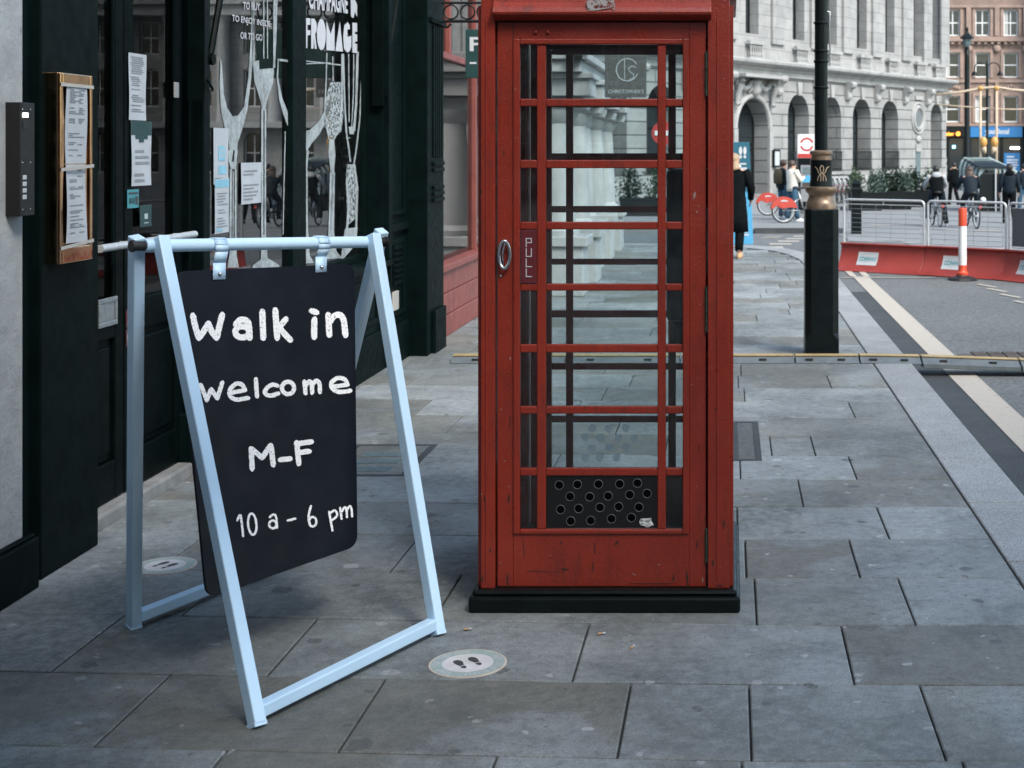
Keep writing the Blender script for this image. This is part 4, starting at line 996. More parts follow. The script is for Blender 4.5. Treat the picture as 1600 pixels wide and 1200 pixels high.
# pier, window, riser
fbox('window_pier', 'dark_paint', (-2.80, -2.655, 7.10, 7.16, 0.0, 3.25))
fbox('stall_riser', 'dark_paint', (-2.80, -2.545, 6.98, 10.42, 0.0, 0.30), (-2.80, -2.56, 7.101, 10.42, 0.30, 0.76), (-2.80, -2.50, 7.10, 10.45, 0.76, 0.81))
m = M()
for a, b in ((7.35, 8.25), (8.55, 9.35), (9.5, 10.2)): m.box(-2.562, -2.548, a, b, 0.36, 0.40); m.box(-2.562, -2.548, a, b, 0.66, 0.70); m.box(-2.562, -2.548, a, a+0.04, 0.40, 0.66); m.box(-2.562, -2.548, b-0.04, b, 0.40, 0.66)
m.build('riser_moulding', 'dark_paint', sh, bevel=0.006)
GX = -2.69
wf = fbox('shop_window', 'dark_paint', (-2.76, -2.662, 7.16, 7.21, 0.81, 3.25), (-2.76, -2.655, 10.24, 10.27, 0.81, 3.25), (-2.76, -2.655, 8.55, 8.82, 0.81, 3.25), (-2.76, -2.66, 7.21, 8.55, 3.15, 3.25), (-2.76, -2.66, 8.82, 10.24, 3.15, 3.25), (-2.76, -2.66, 7.21, 8.55, 0.81, 0.86), (-2.76, -2.66, 8.82, 10.24, 0.81, 0.86))
m = M(); m.box(GX-0.008, GX, 7.20, 8.56, 0.84, 3.17); m.box(GX-0.008, GX, 8.81, 10.25, 0.84, 3.17); m.build('pane', 'shop_glass', wf)
gx_off = [0.003]
def cw(u, v):      # enlarged crop coordinates on the glass
    return PX(300+u/2.728, v/2.728, GX+gx_off[0])
def draw(name, strokes, mat='glass_etch', parent=wf):
    m = M()
    for st_ in strokes:
        gx_off[0] += 0.0002
        if st_[0] == 'poly': m.poly([cw(*p) for p in st_[1]])
        else: m.strip(st_[1], st_[0], cw, jit=0.5, step=12, taper=1)
    m.build(name, mat, parent)
    gx_off[0] = 0.003
# coupe, flute, spoon, fork-like glasses drawn on the panes
draw('etched_glass', [
  ('poly', [(122, 250), (128, 280), (136, 400), (150, 460), (172, 495), (196, 492), (222, 455), (240, 330), (250, 180), (256, 0), (266, 0), (262, 220), (252, 340), (236, 470), (212, 560), (196, 605), (192, 640), (160, 640), (156, 600), (142, 555), (124, 470), (118, 360)]),
  ([22, 12], [(165, 640), (162, 690)]), ([14, 10], [(189, 640), (184, 690)]), ('poly', [(158, 690), (192, 690), (186, 720), (166, 720)]),
  (9, [(166, 720), (164, 1120)]), (8, [(186, 720), (186, 1120)]), (4, [(176, 730), (175, 1115)]), ('poly', [(164, 1060), (186, 1060), (200, 1140), (150, 1142)])])
draw('etched_glass', [
  ([8, 10], [(258, 0), (262, 260)]), ([10, 8], [(352, 0), (350, 290)]), (5, [(306, 0), (306, 250)]), (4, [(322, 0), (322, 250)]), (5, [(362, 0), (358, 130), (352, 280)]),
  ('poly', [(260, 262), (286, 258), (286, 296), (346, 290), (350, 300), (346, 352), (320, 430), (312, 470), (300, 470), (292, 430), (266, 345)]),
  (9, [(300, 465), (300, 1000)]), (7, [(313, 465), (312, 1000)]), ('poly', [(296, 1000), (316, 1000), (322, 1100), (372, 1130), (370, 1142), (258, 1142), (260, 1130), (294, 1105)])])
draw('etched_glass', [
  ([4, 6], [(368, 250), (364, 330)]), ([6, 22], [(364, 330), (378, 420), (402, 490)]), ([22, 40], [(402, 490), (432, 545)]),
  ([10, 8], [(372, 255), (430, 262)]), (4, [(398, 560), (392, 800), (388, 1000)])])
draw('etched_glass', [
  ('poly', [(466, 560), (500, 555), (540, 520), (588, 430), (596, 440), (570, 520), (545, 570), (512, 610), (492, 640), (468, 660)]),
  (9, [(472, 640), (480, 700), (474, 990)]), (9, [(494, 640), (488, 700), (490, 990)]), ('poly', [(470, 990), (496, 990), (502, 1090), (520, 1120), (464, 1125)]),
  (5, [(470, 258), (640, 278)]), (4, [(470, 272), (590, 268)])])
draw('etched_glass', [
  ('poly', [(584, 592), (606, 592), (612, 660), (604, 740), (592, 740), (582, 660)]), (8, [(592, 735), (586, 985)]), (8, [(606, 735), (600, 985)]), (3, [(598, 740), (594, 985)]),
  (7, [(640, 230), (640, 420), (630, 540), (606, 592)]), (5, [(575, 225), (572, 330), (566, 480), (584, 592)]), (4, [(600, 240), (602, 345)]), ('poly', [(582, 980), (604, 980), (616, 1070), (640, 1100), (560, 1105), (576, 1070)])])
draw('etched_facet', [('poly', [(590, 350), (640, 350), (648, 480), (636, 560), (604, 590), (580, 580), (562, 520), (570, 420)])], 'glass_etch_busy')
draw('etched_glass', [
  (7, [(645, 230), (650, 420), (658, 560), (676, 690)]), (10, [(706, 220), (700, 440), (690, 560)]), (6, [(728, 0), (724, 300), (716, 500), (700, 640), (690, 700)]), (4, [(690, 230), (688, 400), (680, 560)]), (4, [(668, 230), (670, 520)]),
  ('poly', [(668, 540), (692, 540), (690, 572), (672, 572)]), (9, [(686, 700), (660, 780), (668, 880), (660, 985)]), (8, [(692, 700), (705, 800), (700, 985)]),
  ('poly', [(652, 975), (706, 968), (700, 1040), (640, 1110), (636, 1090)])])
draw('etched_facet', [('poly', [(660, 700), (694, 700), (706, 800), (700, 930), (664, 960), (656, 780)])], 'glass_etch_busy')
def wtext(s_, u0, u1, v_top_l, v_bot_l, off=0.0, x=GX+0.0055, v_top_r=None):
    a = PX(300+u0/2.728, v_top_l/2.728, x); b = PX(300+u0/2.728, v_bot_l/2.728, x); c = PX(300+u1/2.728, 0, x)
    c0 = PX(300+u1/2.728, (v_top_r if v_top_r is not None else v_top_l)/2.728, x)
    def f(u, v): return (x, a.y+(c.y-a.y)*u, b.z+(a.z-b.z)*v+(c0.z-a.z)*u)
    m = M(); m.text(s_, f, 0, 1, 0, 1, offset=off); m.build('lettering', 'letter_white', wf)
wtext('TO BUY', 218, 290, 8, 40, 0.008, v_top_r=14); wtext('TO ENJOY INSIDE', 171, 334, 62, 98, 0.008, v_top_r=90); wtext('OR TO GO', 207, 300, 136, 165, 0.008, v_top_r=147)
# hand-cut block lettering
def blocks(shapes, u0, v0, su, sv, shear_v):
    m = M(); f = lambda a, b: PX(300+(u0+a*su)/2.728, (v0+b*sv+shear_v*a)/2.728, GX+0.0058)
    for sh_ in shapes: m.poly([f(*p) for p in sh_])
    m.build('lettering', 'letter_white', wf)
FRO = [[(0, 0), (11, 0), (11, 22), (5.5, 22), (5.5, 40), (11, 40), (11, 55), (5.5, 58), (5, 100), (0, 100)],
       [(12.5, 0), (19, 0), (23, 14), (23, 40), (20, 50), (23, 100), (19.5, 100), (17.5, 62), (17, 100), (12.5, 100)],
       ell(32, 50, 8.6, 52)[:-1],
       [(41.5, 2), (49.5, 45), (57, 2), (57, 100), (41.5, 100)], [(67, 0), (73, 100), (58.5, 100)],
       [(82, 0), (86, 10), (86, 24), (81.5, 24), (81.5, 50), (89, 44), (89, 80), (86, 96), (81, 102), (75, 90), (73.5, 50), (75.5, 12)],
       [(91, 0), (100, 0), (100, 30), (96, 30), (96, 38), (100, 38), (100, 62), (96, 62), (96, 70), (100, 70), (100, 100), (91, 100)]]
blocks(FRO, 480, 76, 2.24, 1.28, 0.22)
wtext('CHAMPAGNE', 498, 664, -60, 38, 0.03, v_top_r=-30)
m = M(); f = lambda a, b: PX(300+a/2.728, b/2.728, GX+0.0058); m.poly([f(*p) for p in ((676, -10), (690, -12), (704, 20), (704, 72), (694, 50), (688, 78), (678, 70))]); m.build('lettering', 'letter_white', wf)
# right-hand panels, pilaster, trims
fbox('panelled_wall', 'dark_paint', (-2.80, -2.53, 10.27, 11.0, 0.30, 3.25), (-2.80, -2.505, 10.43, 11.0, 0.0, 0.30), (-2.54, -2.49, 10.28, 10.38, 0.82, 3.25), (-2.53, -2.50, 10.32, 10.98, 1.00, 1.06))
m = M()
for a, b, c, d in ((10.42, 10.9, 1.12, 3.1), (10.42, 10.9, 0.36, 0.94)):
    m.box(-2.531, -2.512, a, a+0.04, c, d); m.box(-2.531, -2.512, b-0.04, b, c, d); m.box(-2.531, -2.512, a+0.04, b-0.04, c, c+0.04); m.box(-2.531, -2.512, a+0.04, b-0.04, d-0.04, d)
m.build('panel_moulding', 'dark_paint', sh, bevel=0.006)
m = M(); m.box(-2.528, -2.51, 10.53, 10.80, 0.60, 0.90)
for k in range(6): m.add([(-2.51, 10.55, 0.63+k*0.043), (-2.51, 10.78, 0.63+k*0.043), (-2.495, 10.78, 0.65+k*0.043), (-2.495, 10.55, 0.65+k*0.043), (-2.51, 10.55, 0.655+k*0.043), (-2.51, 10.78, 0.655+k*0.043)], [(0, 1, 2, 3), (3, 2, 5, 4)])
m.build('louvre', 'dark_paint', sh)
fbox('wall_plate', 'tape', (-2.53, -2.508, 10.50, 10.66, 0.41, 0.55), bevel=0.003)
m = M(); m.box(-2.80, -2.365, 11.0, 11.62, 0.0, 3.25); m.box(-2.365, -2.33, 11.15, 11.56, 0.0, 0.34); m.box(-2.365, -2.335, 11.05, 11.60, 2.62, 2.66); m.box(-2.40, -2.32, 11.02, 11.62, 2.95, 3.02)
for k, z in enumerate((1.20, 1.25, 1.30, 1.44, 1.49)): m.box(-2.366, -2.342, 11.16, 11.56, z, z+0.03)
for k in range(5): m.box(-2.366, -2.352, 11.18+k*0.08, 11.22+k*0.08, 1.55, 2.6)
m.build('pilaster', 'dark_paint', sh, bevel=0.006)
# folded awning arms
for pts in (((345, -10), (328, 92), (320, 118)), ((622, -10), (602, 128), (598, 140))):
    m = M(); q = [PX(x, y, -2.53) for x, y in pts]
    m.tube(q[:2], 0.017, 8); m.tube([q[1]+Vector((-0.03, 0, 0)), q[1]+Vector((0.02, 0, 0))], 0.03, 10)
    m.box(-2.60, -2.52, q[2].y-0.03, q[2].y+0.02, q[2].z-0.12, 3.2)
    m.tube([q[2], q[2]+Vector((0.03, 0.02, -0.06)), q[2]+Vector((0.02, 0.05, -0.07)), q[2]+Vector((0, 0.06, -0.03))], 0.005, 6)
    m.build('awning_arm', 'door_paint', sh)
# things inside the window
m = M(); 
for k in range(10):
    a = R(18+36*k); m.lathe((-2.93+0.115*math.cos(a), 8.30+0.115*math.sin(a), 0), [(0.045, 0.9), (0.045, 3.29)], 8)
m.lathe((-2.93, 8.30, 0), [(0.125, 0.03), (0.125, 3.29)], 18); single(m, 'column', 'column_brown', 'brown fluted column standing inside the shop behind the etched window', 'column', smooth=True)
for i, (px, py, Y) in enumerate(((421, 156, 9.4), (428, 141, 10.3))):
    p = P(px, py, Y); t = thing('pendant_lamp', ('lower','higher')[i]+' small warm pendant bulb glowing inside the dark shop window', 'lamp', p, 0, 'pendant bulbs in the shop')
    M().ellipsoid(p, 0.028, 0.028, 0.034).build('bulb', 'lamp_warm', t, smooth=True); M().tube([p+Vector((0, 0, 0.03)), Vector((p.x, p.y, 3.3))], 0.004, 6).build('flex', 'rubber', t)
m = M(); m.box(-6.1, -3.6, 10.3, 11.0, 0.03, 0.95); m.box(-6.1, -3.55, 10.25, 11.05, 0.95, 1.0); t = single(m, 'counter', 'brown', 'brown wooden counter inside the dark shop', 'counter', bevel=0.01)
# flowers in the window corners
def flowers(c, lab, n, rx, rz, leafmat='leaf_grey'):
    t = thing('flower_display', lab, 'flowers', c)
    rnd = random.Random(int(c[1]*100)); m = M(); m2 = M()
    for k in range(n):
        p = Vector(c)+Vector((rnd.uniform(-.03, .03), rnd.uniform(-rx, rx), rnd.uniform(0.02, rz)))
        if k % 3: m.ellipsoid(p, 0.02, rnd.uniform(.012, .028), rnd.uniform(.014, .03), 6, 4)
        else:
            d = Vector((rnd.uniform(-.5, .5), rnd.uniform(-1, 1), rnd.uniform(-1, 1))).normalized()*0.05; e = d.orthogonal().normalized()*0.018
            m2.poly([p-d, p+e, p+d, p-e])
    m.build('blossom', 'flower', t, smooth=True); m2.build('foliage', leafmat, t)
    m = M(); m.lathe((c[0], c[1], c[2]-0.06), [(0.05, 0), (0.06, 0.1)], 12); m.build('pot', 'brown', t, smooth=True)
flowers((-2.74, 7.35, 1.05), 'pale flower display inside the window by the door pier', 60, 0.07, 0.30)
flowers((-2.74, 9.90, 0.95), 'pale flowers inside the right hand corner of the shop window', 70, 0.09, 0.75)

# papers stuck on the door and window
def paper(px0, py0, px1, py1, X, lab, mat='paper', rows=None, head=None, curl=0.004, group=None, name='notice', cat='notice', extra=None):
    a = PX(px0, py0, X); b = PX(px1, py1, X); y0, y1 = a.y, b.y
    z1 = CH-(py0-VY)*(y0+y1)/2/F; z0 = CH-(py1-VY)*(y0+y1)/2/F
    t = thing(name, lab, cat, (X, (y0+y1)/2, (z0+z1)/2), 0, group)
    n = 8; m = M()
    fr = lambda u, v, o=0.0: (X+0.002+o+curl*(0.5+0.5*math.sin(u*3+v*5))*(1 if mat == 'paper' else 0.2), y0+(y1-y0)*u, z0+(z1-z0)*v)
    for i in range(4):
        for j in range(n): m.quad(fr(i/4, j/n), fr((i+1)/4, j/n), fr((i+1)/4, (j+1)/n), fr(i/4, (j+1)/n))
    sheet = m.build('sheet', mat, t, smooth=2)
    def rect(m, u0, u1, v0, v1, o):
        k = max(1, int(abs(v1-v0)*n*2)); 
        for j in range(k):
            va, vb = v0+(v1-v0)*j/k, v0+(v1-v0)*(j+1)/k
            for i in range(4): ua, ub = u0+(u1-u0)*i/4, u0+(u1-u0)*(i+1)/4; m.quad(fr(ua, va, o), fr(ub, va, o), fr(ub, vb, o), fr(ua, vb, o))
    rnd = random.Random(px0*7+py0)
    if head:
        m = M(); rect(m, 0.0, 1.0, head[0], head[1], 0.0012); m.build('heading_block', head[2], sheet)
    if rows:
        m = M(); v = rows[1]; 
        while v > rows[0]:
            if rnd.random() < 0.85: 
                a_ = rnd.uniform(0.08, 0.2); rect(m, a_, rnd.uniform(0.55, 0.92), v-rows[2]*0.45, v, 0.0015)
            v -= rows[2]*(1 if rnd.random() < 0.8 else 2)
        m.build('printed_text', rows[3] if len(rows) > 3 else 'ink_grey', sheet)
    if extra:
        for (u0, u1, v0, v1, mt) in extra:
            m = M(); rect(m, u0, u1, v0, v1, 0.0018); m.build('printed_block', mt, sheet)
    return t
DX = -2.755+0.002
paper(200, 84, 227, 188, -2.728, 'tall faded typed notice taped on the door glass', rows=(0.06, 0.95, 0.030))
paper(204, 189, 235, 290, -2.726, 'notice with a dark arrow shaped heading on the door glass', rows=(0.08, 0.55, 0.09), head=(0.78, 1.0, 'dark_teal'), extra=((0.2, 0.8, 0.72, 0.78, 'dark_teal'), (0.38, 0.62, 0.67, 0.72, 'dark_teal')))
paper(198, 296, 216, 325, -2.727, 'small teal sticker with dark circles on the door glass', mat='teal', name='door_sticker', cat='sticker', extra=((0.15, 0.35, 0.25, 0.55, 'dark_teal'), (0.42, 0.6, 0.25, 0.55, 'dark_teal'), (0.68, 0.92, 0.18, 0.62, 'ink'), (0.1, 0.9, 0.75, 0.85, 'ink')))
paper(218, 320, 236, 354, -2.727, 'dark green square sticker low on the door glass', mat='dark_teal', name='door_sticker', cat='sticker', extra=((0.35, 0.65, 0.35, 0.6, 'sticker_green'), (0.3, 0.7, 0.15, 0.2, 'sticker_green')))
paper(196, 484, 205, 510, -2.727, 'upper dark red sticker with pale figures beside the door letterbox', mat='pull_red', name='door_sticker', cat='sticker', extra=((0.2, 0.8, 0.3, 0.7, 'ink_grey'),))
paper(196, 514, 205, 540, -2.727, 'lower dark red sticker with pale figures beside the door letterbox', mat='pull_red', name='door_sticker', cat='sticker', extra=((0.1, 0.3, 0.3, 0.7, 'paper'), (0.45, 0.9, 0.3, 0.7, 'paper')))
paper(333, 200, 356, 288, GX+0.004, 'white window notice with a blue badge behind the sign rail', curl=0.001, rows=(0.06, 0.12, 0.05), extra=((0.3, 0.75, 0.42, 0.68, 'pale_blue'), (0.38, 0.66, 0.47, 0.63, 'paper'), (0.3, 0.85, 0.18, 0.33, 'pale_blue')))
paper(335, 278, 357, 364, GX+0.006, 'white window notice with a blue band across its top', curl=0.001, rows=(0.12, 0.78, 0.05), head=(0.83, 0.97, 'pale_blue'), extra=((0.08, 0.5, 0.04, 0.09, 'pale_blue'),))
paper(376, 254, 407, 318, GX+0.006, 'white typed sheet stuck on the window between the etched glasses', curl=0.003, rows=(0.12, 0.90, 0.085))
# door entry panel
ep = thing('entry_panel', 'dark metal door entry panel with small square buttons on the pale wall', 'door entry panel', (-2.55, 5.06, 1.57))
za, zb = 1.375, 1.782
M().box(-2.60, -2.528, 5.012, 5.118, za, zb).build('casing', 'dark_metal', ep, bevel=0.003)
m = M()
for k in range(4): z = CH-(277+k*10.2-VY)*5.06/F; m.box(-2.5285, -2.5255, 5.03, 5.055, z-0.008, z+0.008)
m.build('button', 'paper', ep, bevel=0.001)
z = CH-(180-VY)*5.06/F; M().box(-2.5285, -2.5255, 5.032, 5.065, z-0.008, z+0.008).build('display_window', 'lamp_white', ep)
z = CH-(196-VY)*5.06/F; M().box(-2.5285, -2.526, 5.032, 5.062, z-0.013, z+0.013).build('camera_window', 'rubber', ep)
m = M()
for py in (171, 254, 327):
    for y in (5.03, 5.085): m.ellipsoid((-2.5275, y, CH-(py-VY)*5.06/F), 0.002, 0.003, 0.003, 8, 5)
m.build('screw', 'chrome', ep, smooth=True)
# brass menu case
mc = thing('menu_case', 'brass menu case with two taped paper menus on the dark pilaster', 'menu case', (-2.55, 5.44, 1.54))
y0, y1, z0, z1 = 5.305, 5.575, 1.180, 1.905; X0, X1 = -2.58, -2.528
m = M(); m.box(X0, X1-0.004, y0, y1, z0, z1); m.build('case_body', 'brass', mc, bevel=0.003)
m = M()
for a in ((y0, y0+0.022, z0, z1), (y1-0.022, y1, z0, z1), (y0+0.022, y1-0.022, z0, z0+0.06), (y0+0.022, y1-0.022, z1-0.045, z1)): m.box(X1-0.004, X1+0.004, *a)
m.build('case_frame', 'brass', mc, bevel=0.006)
m = M()
ff = lambda u, v, o=0: (X1+0.001+o+0.004*math.sin(v*7+u*2), y0+0.052+(y1-y0-0.10)*u, z0+0.075+(z1-z0-0.12)*v)
rnd = random.Random(3)
for (va, vb) in ((0.0, 0.497), (0.503, 1.0)):
    m = M()
    for j in range(14):
        for i in range(3): m.quad(ff(i/3, va+(vb-va)*j/14), ff((i+1)/3, va+(vb-va)*j/14), ff((i+1)/3, va+(vb-va)*(j+1)/14), ff(i/3, va+(vb-va)*(j+1)/14))
    mn = m.build('paper_menu', 'paper', mc, smooth=2)
    m = M(); v = vb-0.03
    while v > va+0.04:
        two = rnd.random() < 0.5
        for (a, b) in (((0.15, 0.45), (0.58, 0.88)) if two else ((0.14, 0.9),)):
            if rnd.random() < 0.8:
                b2 = a+(b-a)*rnd.uniform(0.5, 1); 
                for q in range(3): c0, c1 = a+(b2-a)*q/3, a+(b2-a)*(q+1)/3; m.quad(ff(c0, v, 0.0014), ff(c1, v, 0.0014), ff(c1, v+0.0055, 0.0014), ff(c0, v+0.0055, 0.0014))
        v -= 0.0115 if rnd.random() < 0.8 else 0.035
    m.build('printed_text', 'ink_grey', mn)
for z, t_ in ((z1-0.052, 0.0), (z0+0.363, 0.012), (z0+0.068, 0.014)):
    m = M(); m.add([(X1+0.0085, y0-0.002, z-t_), (X1+0.0085, y1, z), (X1+0.0085, y1, z+0.013), (X1+0.0085, y0-0.002, z+0.013-t_)], [(0,1,2,3)])
    m.build('tape_strip', 'tape', mc, solid=0.001)

# neighbouring pale wall at the far left
nb = thing('white_building', 'peeling pale painted wall with black plinth at the left edge', 'building', (-2.7, 2, 0))
m = M(); m.box(-9, -2.58, -3.5, 5.14, 0.0, 13); m.build('wall', 'peeling_white', nb, bevel=0.01)
m = M(); m.box(-2.579, -2.545, -3.5, 5.19, 0.0, 0.19); m.box(-2.579, -2.555, -3.5, 5.18, 0.19, 0.205); m.build('plinth', 'dark_paint', nb, bevel=0.01)

# red shop beyond
rs = thing('red_shop', 'shop with dusky red woodwork and large window beyond the green pilaster', 'shop', (-2.5, 13.3, 0))
m = M(); m.box(-9, -2.55, 11.62, 15.0, 3.6, 13); m.build('upper_wall', 'portland', rs)
m = M()
for k in range(3): m.box(-2.70, -2.445-0.004*k, 11.64, 15.0, 0.0+k*0.19, 0.185+k*0.19)
m.box(-2.70, -2.42, 11.64, 15.0, 0.57, 0.63); m.build('stall_riser', 'shopfront_red', rs, bevel=0.008)
m = M(); m.box(-2.58, -2.51, 11.64, 15.0, 2.42, 2.48); m.box(-2.58, -2.51, 12.62, 12.68, 2.48, 3.2); m.box(-2.58, -2.51, 13.9, 13.96, 0.63, 3.2); m.box(-2.62, -2.47, 11.64, 15.0, 3.2, 3.6); m.build('window_frame', 'shopfront_red', rs, bevel=0.006)
m = M(); m.box(-2.56, -2.552, 11.64, 15.0, 0.63, 3.2); m.build('pane', 'shop_glass', rs)
m = M(); m.box(-5, -2.58, 14.95, 15.0, 0, 3.6); m.box(-5, -4.9, 11.64, 15, 0, 3.6); m.box(-5, -2.6, 11.63, 15, 3.3, 3.4); m.box(-4.9, -2.6, 11.65, 14.9, 0.4, 0.5); m.build('shop_interior', 'curtain', rs)
# bracket with blackboard-like hanging sign
hb = thing('bracket_sign', 'black wrought iron bracket with rings holding a dark hanging sign beside the telephone box', 'sign', (-2.3, 11.45, 2.6))
m = M(); z = 2.66
m.tube([(-2.35, 11.45, z), (-1.55, 11.45, z)], 0.012, 8); m.tube([(-2.35, 11.45, z+0.15), (-1.55, 11.45, z+0.15)], 0.010, 8)
for k in range(6): m.torus((-2.27+k*0.135, 11.45, z+0.075), 0.058, 0.008, (0, 1, 0), 20, 6)
m.tube([(-2.35, 11.45, z-0.03), (-2.30, 11.45, z-0.05), (-2.27, 11.45, z-0.02)], 0.01, 8); m.build('bracket', 'black_iron', hb, smooth=True)
m = M(); sx0 = P(728, 80, 11.45).x; m.box(sx0, sx0+0.62, 11.43, 11.47, P(0, 122, 11.45).z, P(0, 46, 11.45).z); hs = m.build('hanging_board', 'dark_teal', hb, bevel=0.004)
m = M(); m.text('P', lambda u, v: (sx0+0.035+u*0.11, 11.426, P(0, 80, 11.43).z+v*0.115), 0, 1, 0, 1, offset=0.02); m.box(sx0+0.035, sx0+0.09, 11.425, 11.428, P(0, 100, 11.43).z, P(0, 97, 11.43).z); m.build('lettering', 'letter_white', hs)
# white stone building with projecting porches (seen through the telephone box)
ws = thing('stone_building', 'white stone building with projecting columned porch seen through the telephone box', 'building', (-2.4, 19.5, 0))
m = M(); m.box(-9, -2.45, 15.0, 23.9, 0, 13); m.build('wall', 'portland', ws)
def porch(y, xw=-1.72):
    m = M(); m.box(-2.45, xw, y-0.30, y+0.30, 0.0, 0.55); m.box(-2.45, xw+0.05, y-0.34, y+0.34, 0.55, 0.66); m.build('pedestal', 'white_stone', ws, bevel=0.012)
    m = M(); m.lathe((xw-0.34, y, 0.66), [(0.27, 0), (0.28, 0.06), (0.22, 0.12), (0.225, 0.16), (0.20, 0.9), (0.18, 1.25), (0.24, 1.32), (0.27, 1.40)], 24); m.build('column', 'white_stone', ws, smooth=True)
    m = M(); m.ring_loft([[(-2.45, y+s_*0.2, z) for s_ in (-1, 1)]+[(x, y+s_*0.2, z) for s_ in (1, -1)] for x, z in ((xw+0.02, 2.06), (xw+0.05, 2.16), (xw-0.05, 2.2))]); m.box(-2.45, xw+0.08, y-0.36, y+0.36, 2.21, 2.40); m.box(-2.45, xw+0.12, y-0.40, y+0.40, 2.40, 2.46); m.build('corbel', 'white_stone', ws, bevel=0.01)
for y in (15.8, 17.4, 19.3, 21.0, 22.8): porch(y, -1.62 if y < 18 else -1.75)
m = M(); m.box(-2.45, -1.62, 15.3, 23.4, 2.465, 2.60); m.box(-2.45, -1.55, 15.25, 23.45, 2.60, 2.68); m.build('entablature', 'white_stone', ws, bevel=0.01)
for y in (16.3, 18.1, 19.9, 21.7):
    wn_ = fbox('window', 'white_stone', (-2.46, -2.40, y-0.06, y, 0.9, 2.1), (-2.46, -2.40, y+0.6, y+0.66, 0.9, 2.1), parent=ws)
    M().box(-2.448, -2.43, y, y+0.6, 0.9, 2.1).build('pane', 'far_glass', wn_)
# hanging restaurant sign
hsn = thing('restaurant_sign', 'grey square hanging restaurant sign with ringed monogram seen through the telephone box', 'sign', (-1.2, 15.2, 2.4))
D = 15.2; xa, xb = P(945, 100, D).x, P(1010, 100, D).x; za, zb = P(0, 152, D).z, P(0, 86, D).z
m = M(); m.box(xa, xb, D, D+0.03, za, zb); pl = m.build('sign_plate', 'cover_metal', hsn, bevel=0.004)
m = M(); fs_ = lambda u, v, o=0.004: (P(u, v, D).x, D-o, P(u, v, D).z)
m.strip(ell(980, 109, 17, 17.5, 20, 330), 1.6, fs_); m.strip([(976, 93), (976, 124)], 1.4, lambda u, v: fs_(u, v, 0.006)); m.strip([(994, 106), (988, 103), (982, 107), (984, 112), (990, 116), (990, 122), (983, 124)], 1.5, lambda u, v: fs_(u, v, 0.005))
m.text("CHRISTOPHER'S", lambda u, v: (P(950+u*56, 0, D).x, D-0.004, P(0, 146-v*6, D).z), 0, 1, 0, 1, offset=0.01); m.build('lettering', 'paper', pl)
m = M(); m.tube([(-1.62, D+0.015, zb+0.04), (xb, D+0.015, zb+0.04)], 0.012, 8); m.tube([(xa+0.04, D+0.015, zb), (xa+0.04, D+0.015, zb+0.04)], 0.006, 6); m.tube([(xb-0.04, D+0.015, zb), (xb-0.04, D+0.015, zb+0.04)], 0.006, 6); m.box(-1.75, -1.60, D, D+0.35, zb-0.05, zb+0.10); m.build('bracket', 'black_iron', hsn)

# ---------------------------------------------------------------- grey stone building with arches
def facade(parent, x0, x1, z0, z1, ops, depth, mat, name='wall', back=14):
    """ops: list of (xa, xb, za, zb, rise). Openings grouped into columns. Local x along, y inward."""
    m = M(); cols = {}
    for o in ops: cols.setdefault((o[0], o[1]), []).append(o)
    keys = sorted(cols); x = x0
    def fq(a, b, c, d): 
        if b-a > 1e-4 and d-c > 1e-4: m.quad((a, 0, c), (b, 0, c), (b, 0, d), (a, 0, d))
    for (xa, xb) in keys:
        fq(x, xa, z0, z1); z = z0
        for (_, _, za, zb, rise) in sorted(cols[(xa, xb)], key=lambda o: o[2]):
            fq(xa, xb, z, za)
            sp_ = zb-rise; n = 14 if rise else 1
            top = [(xa+(xb-xa)*k/n, sp_+ (rise*math.sin(math.pi*k/n) if rise else 0)) for k in range(n+1)] if not rise else [((xa+xb)/2-(xb-xa)/2*math.cos(math.pi*k/n), sp_+rise*math.sin(math.pi*k/n)) for k in range(n+1)]
            for (ax, az), (bx, bz) in zip(top[:-1], top[1:]):
                if rise: m.poly([(ax, 0, az), (bx, 0, bz), (bx, 0, zb+0.02), (ax, 0, zb+0.02)])
                m.quad((ax, 0, az), (bx, 0, bz), (bx, depth, bz), (ax, depth, az))
            m.quad((xa, 0, za), (xa, 0, sp_), (xa, depth, sp_), (xa, depth, za)); m.quad((xb, 0, za), (xb, 0, sp_), (xb, depth, sp_), (xb, depth, za)); m.quad((xa, 0, za), (xb, 0, za), (xb, depth, za), (xa, depth, za))
            z = zb+(0.02 if rise else 0)
        fq(xa, xb, z, z1); x = xb
    fq(x, x1, z0, z1)
    m.box(x0, x1, depth, back, z0, z1); m.quad((x0, 0, z0), (x0, depth, z0), (x0, depth, z1), (x0, 0, z1)); m.quad((x1, 0, z0), (x1, depth, z0), (x1, depth, z1), (x1, 0, z1)); m.quad((x0, 0, z1), (x1, 0, z1), (x1, depth, z1), (x0, depth, z1))
    return m.build(name, mat, parent, world=False)
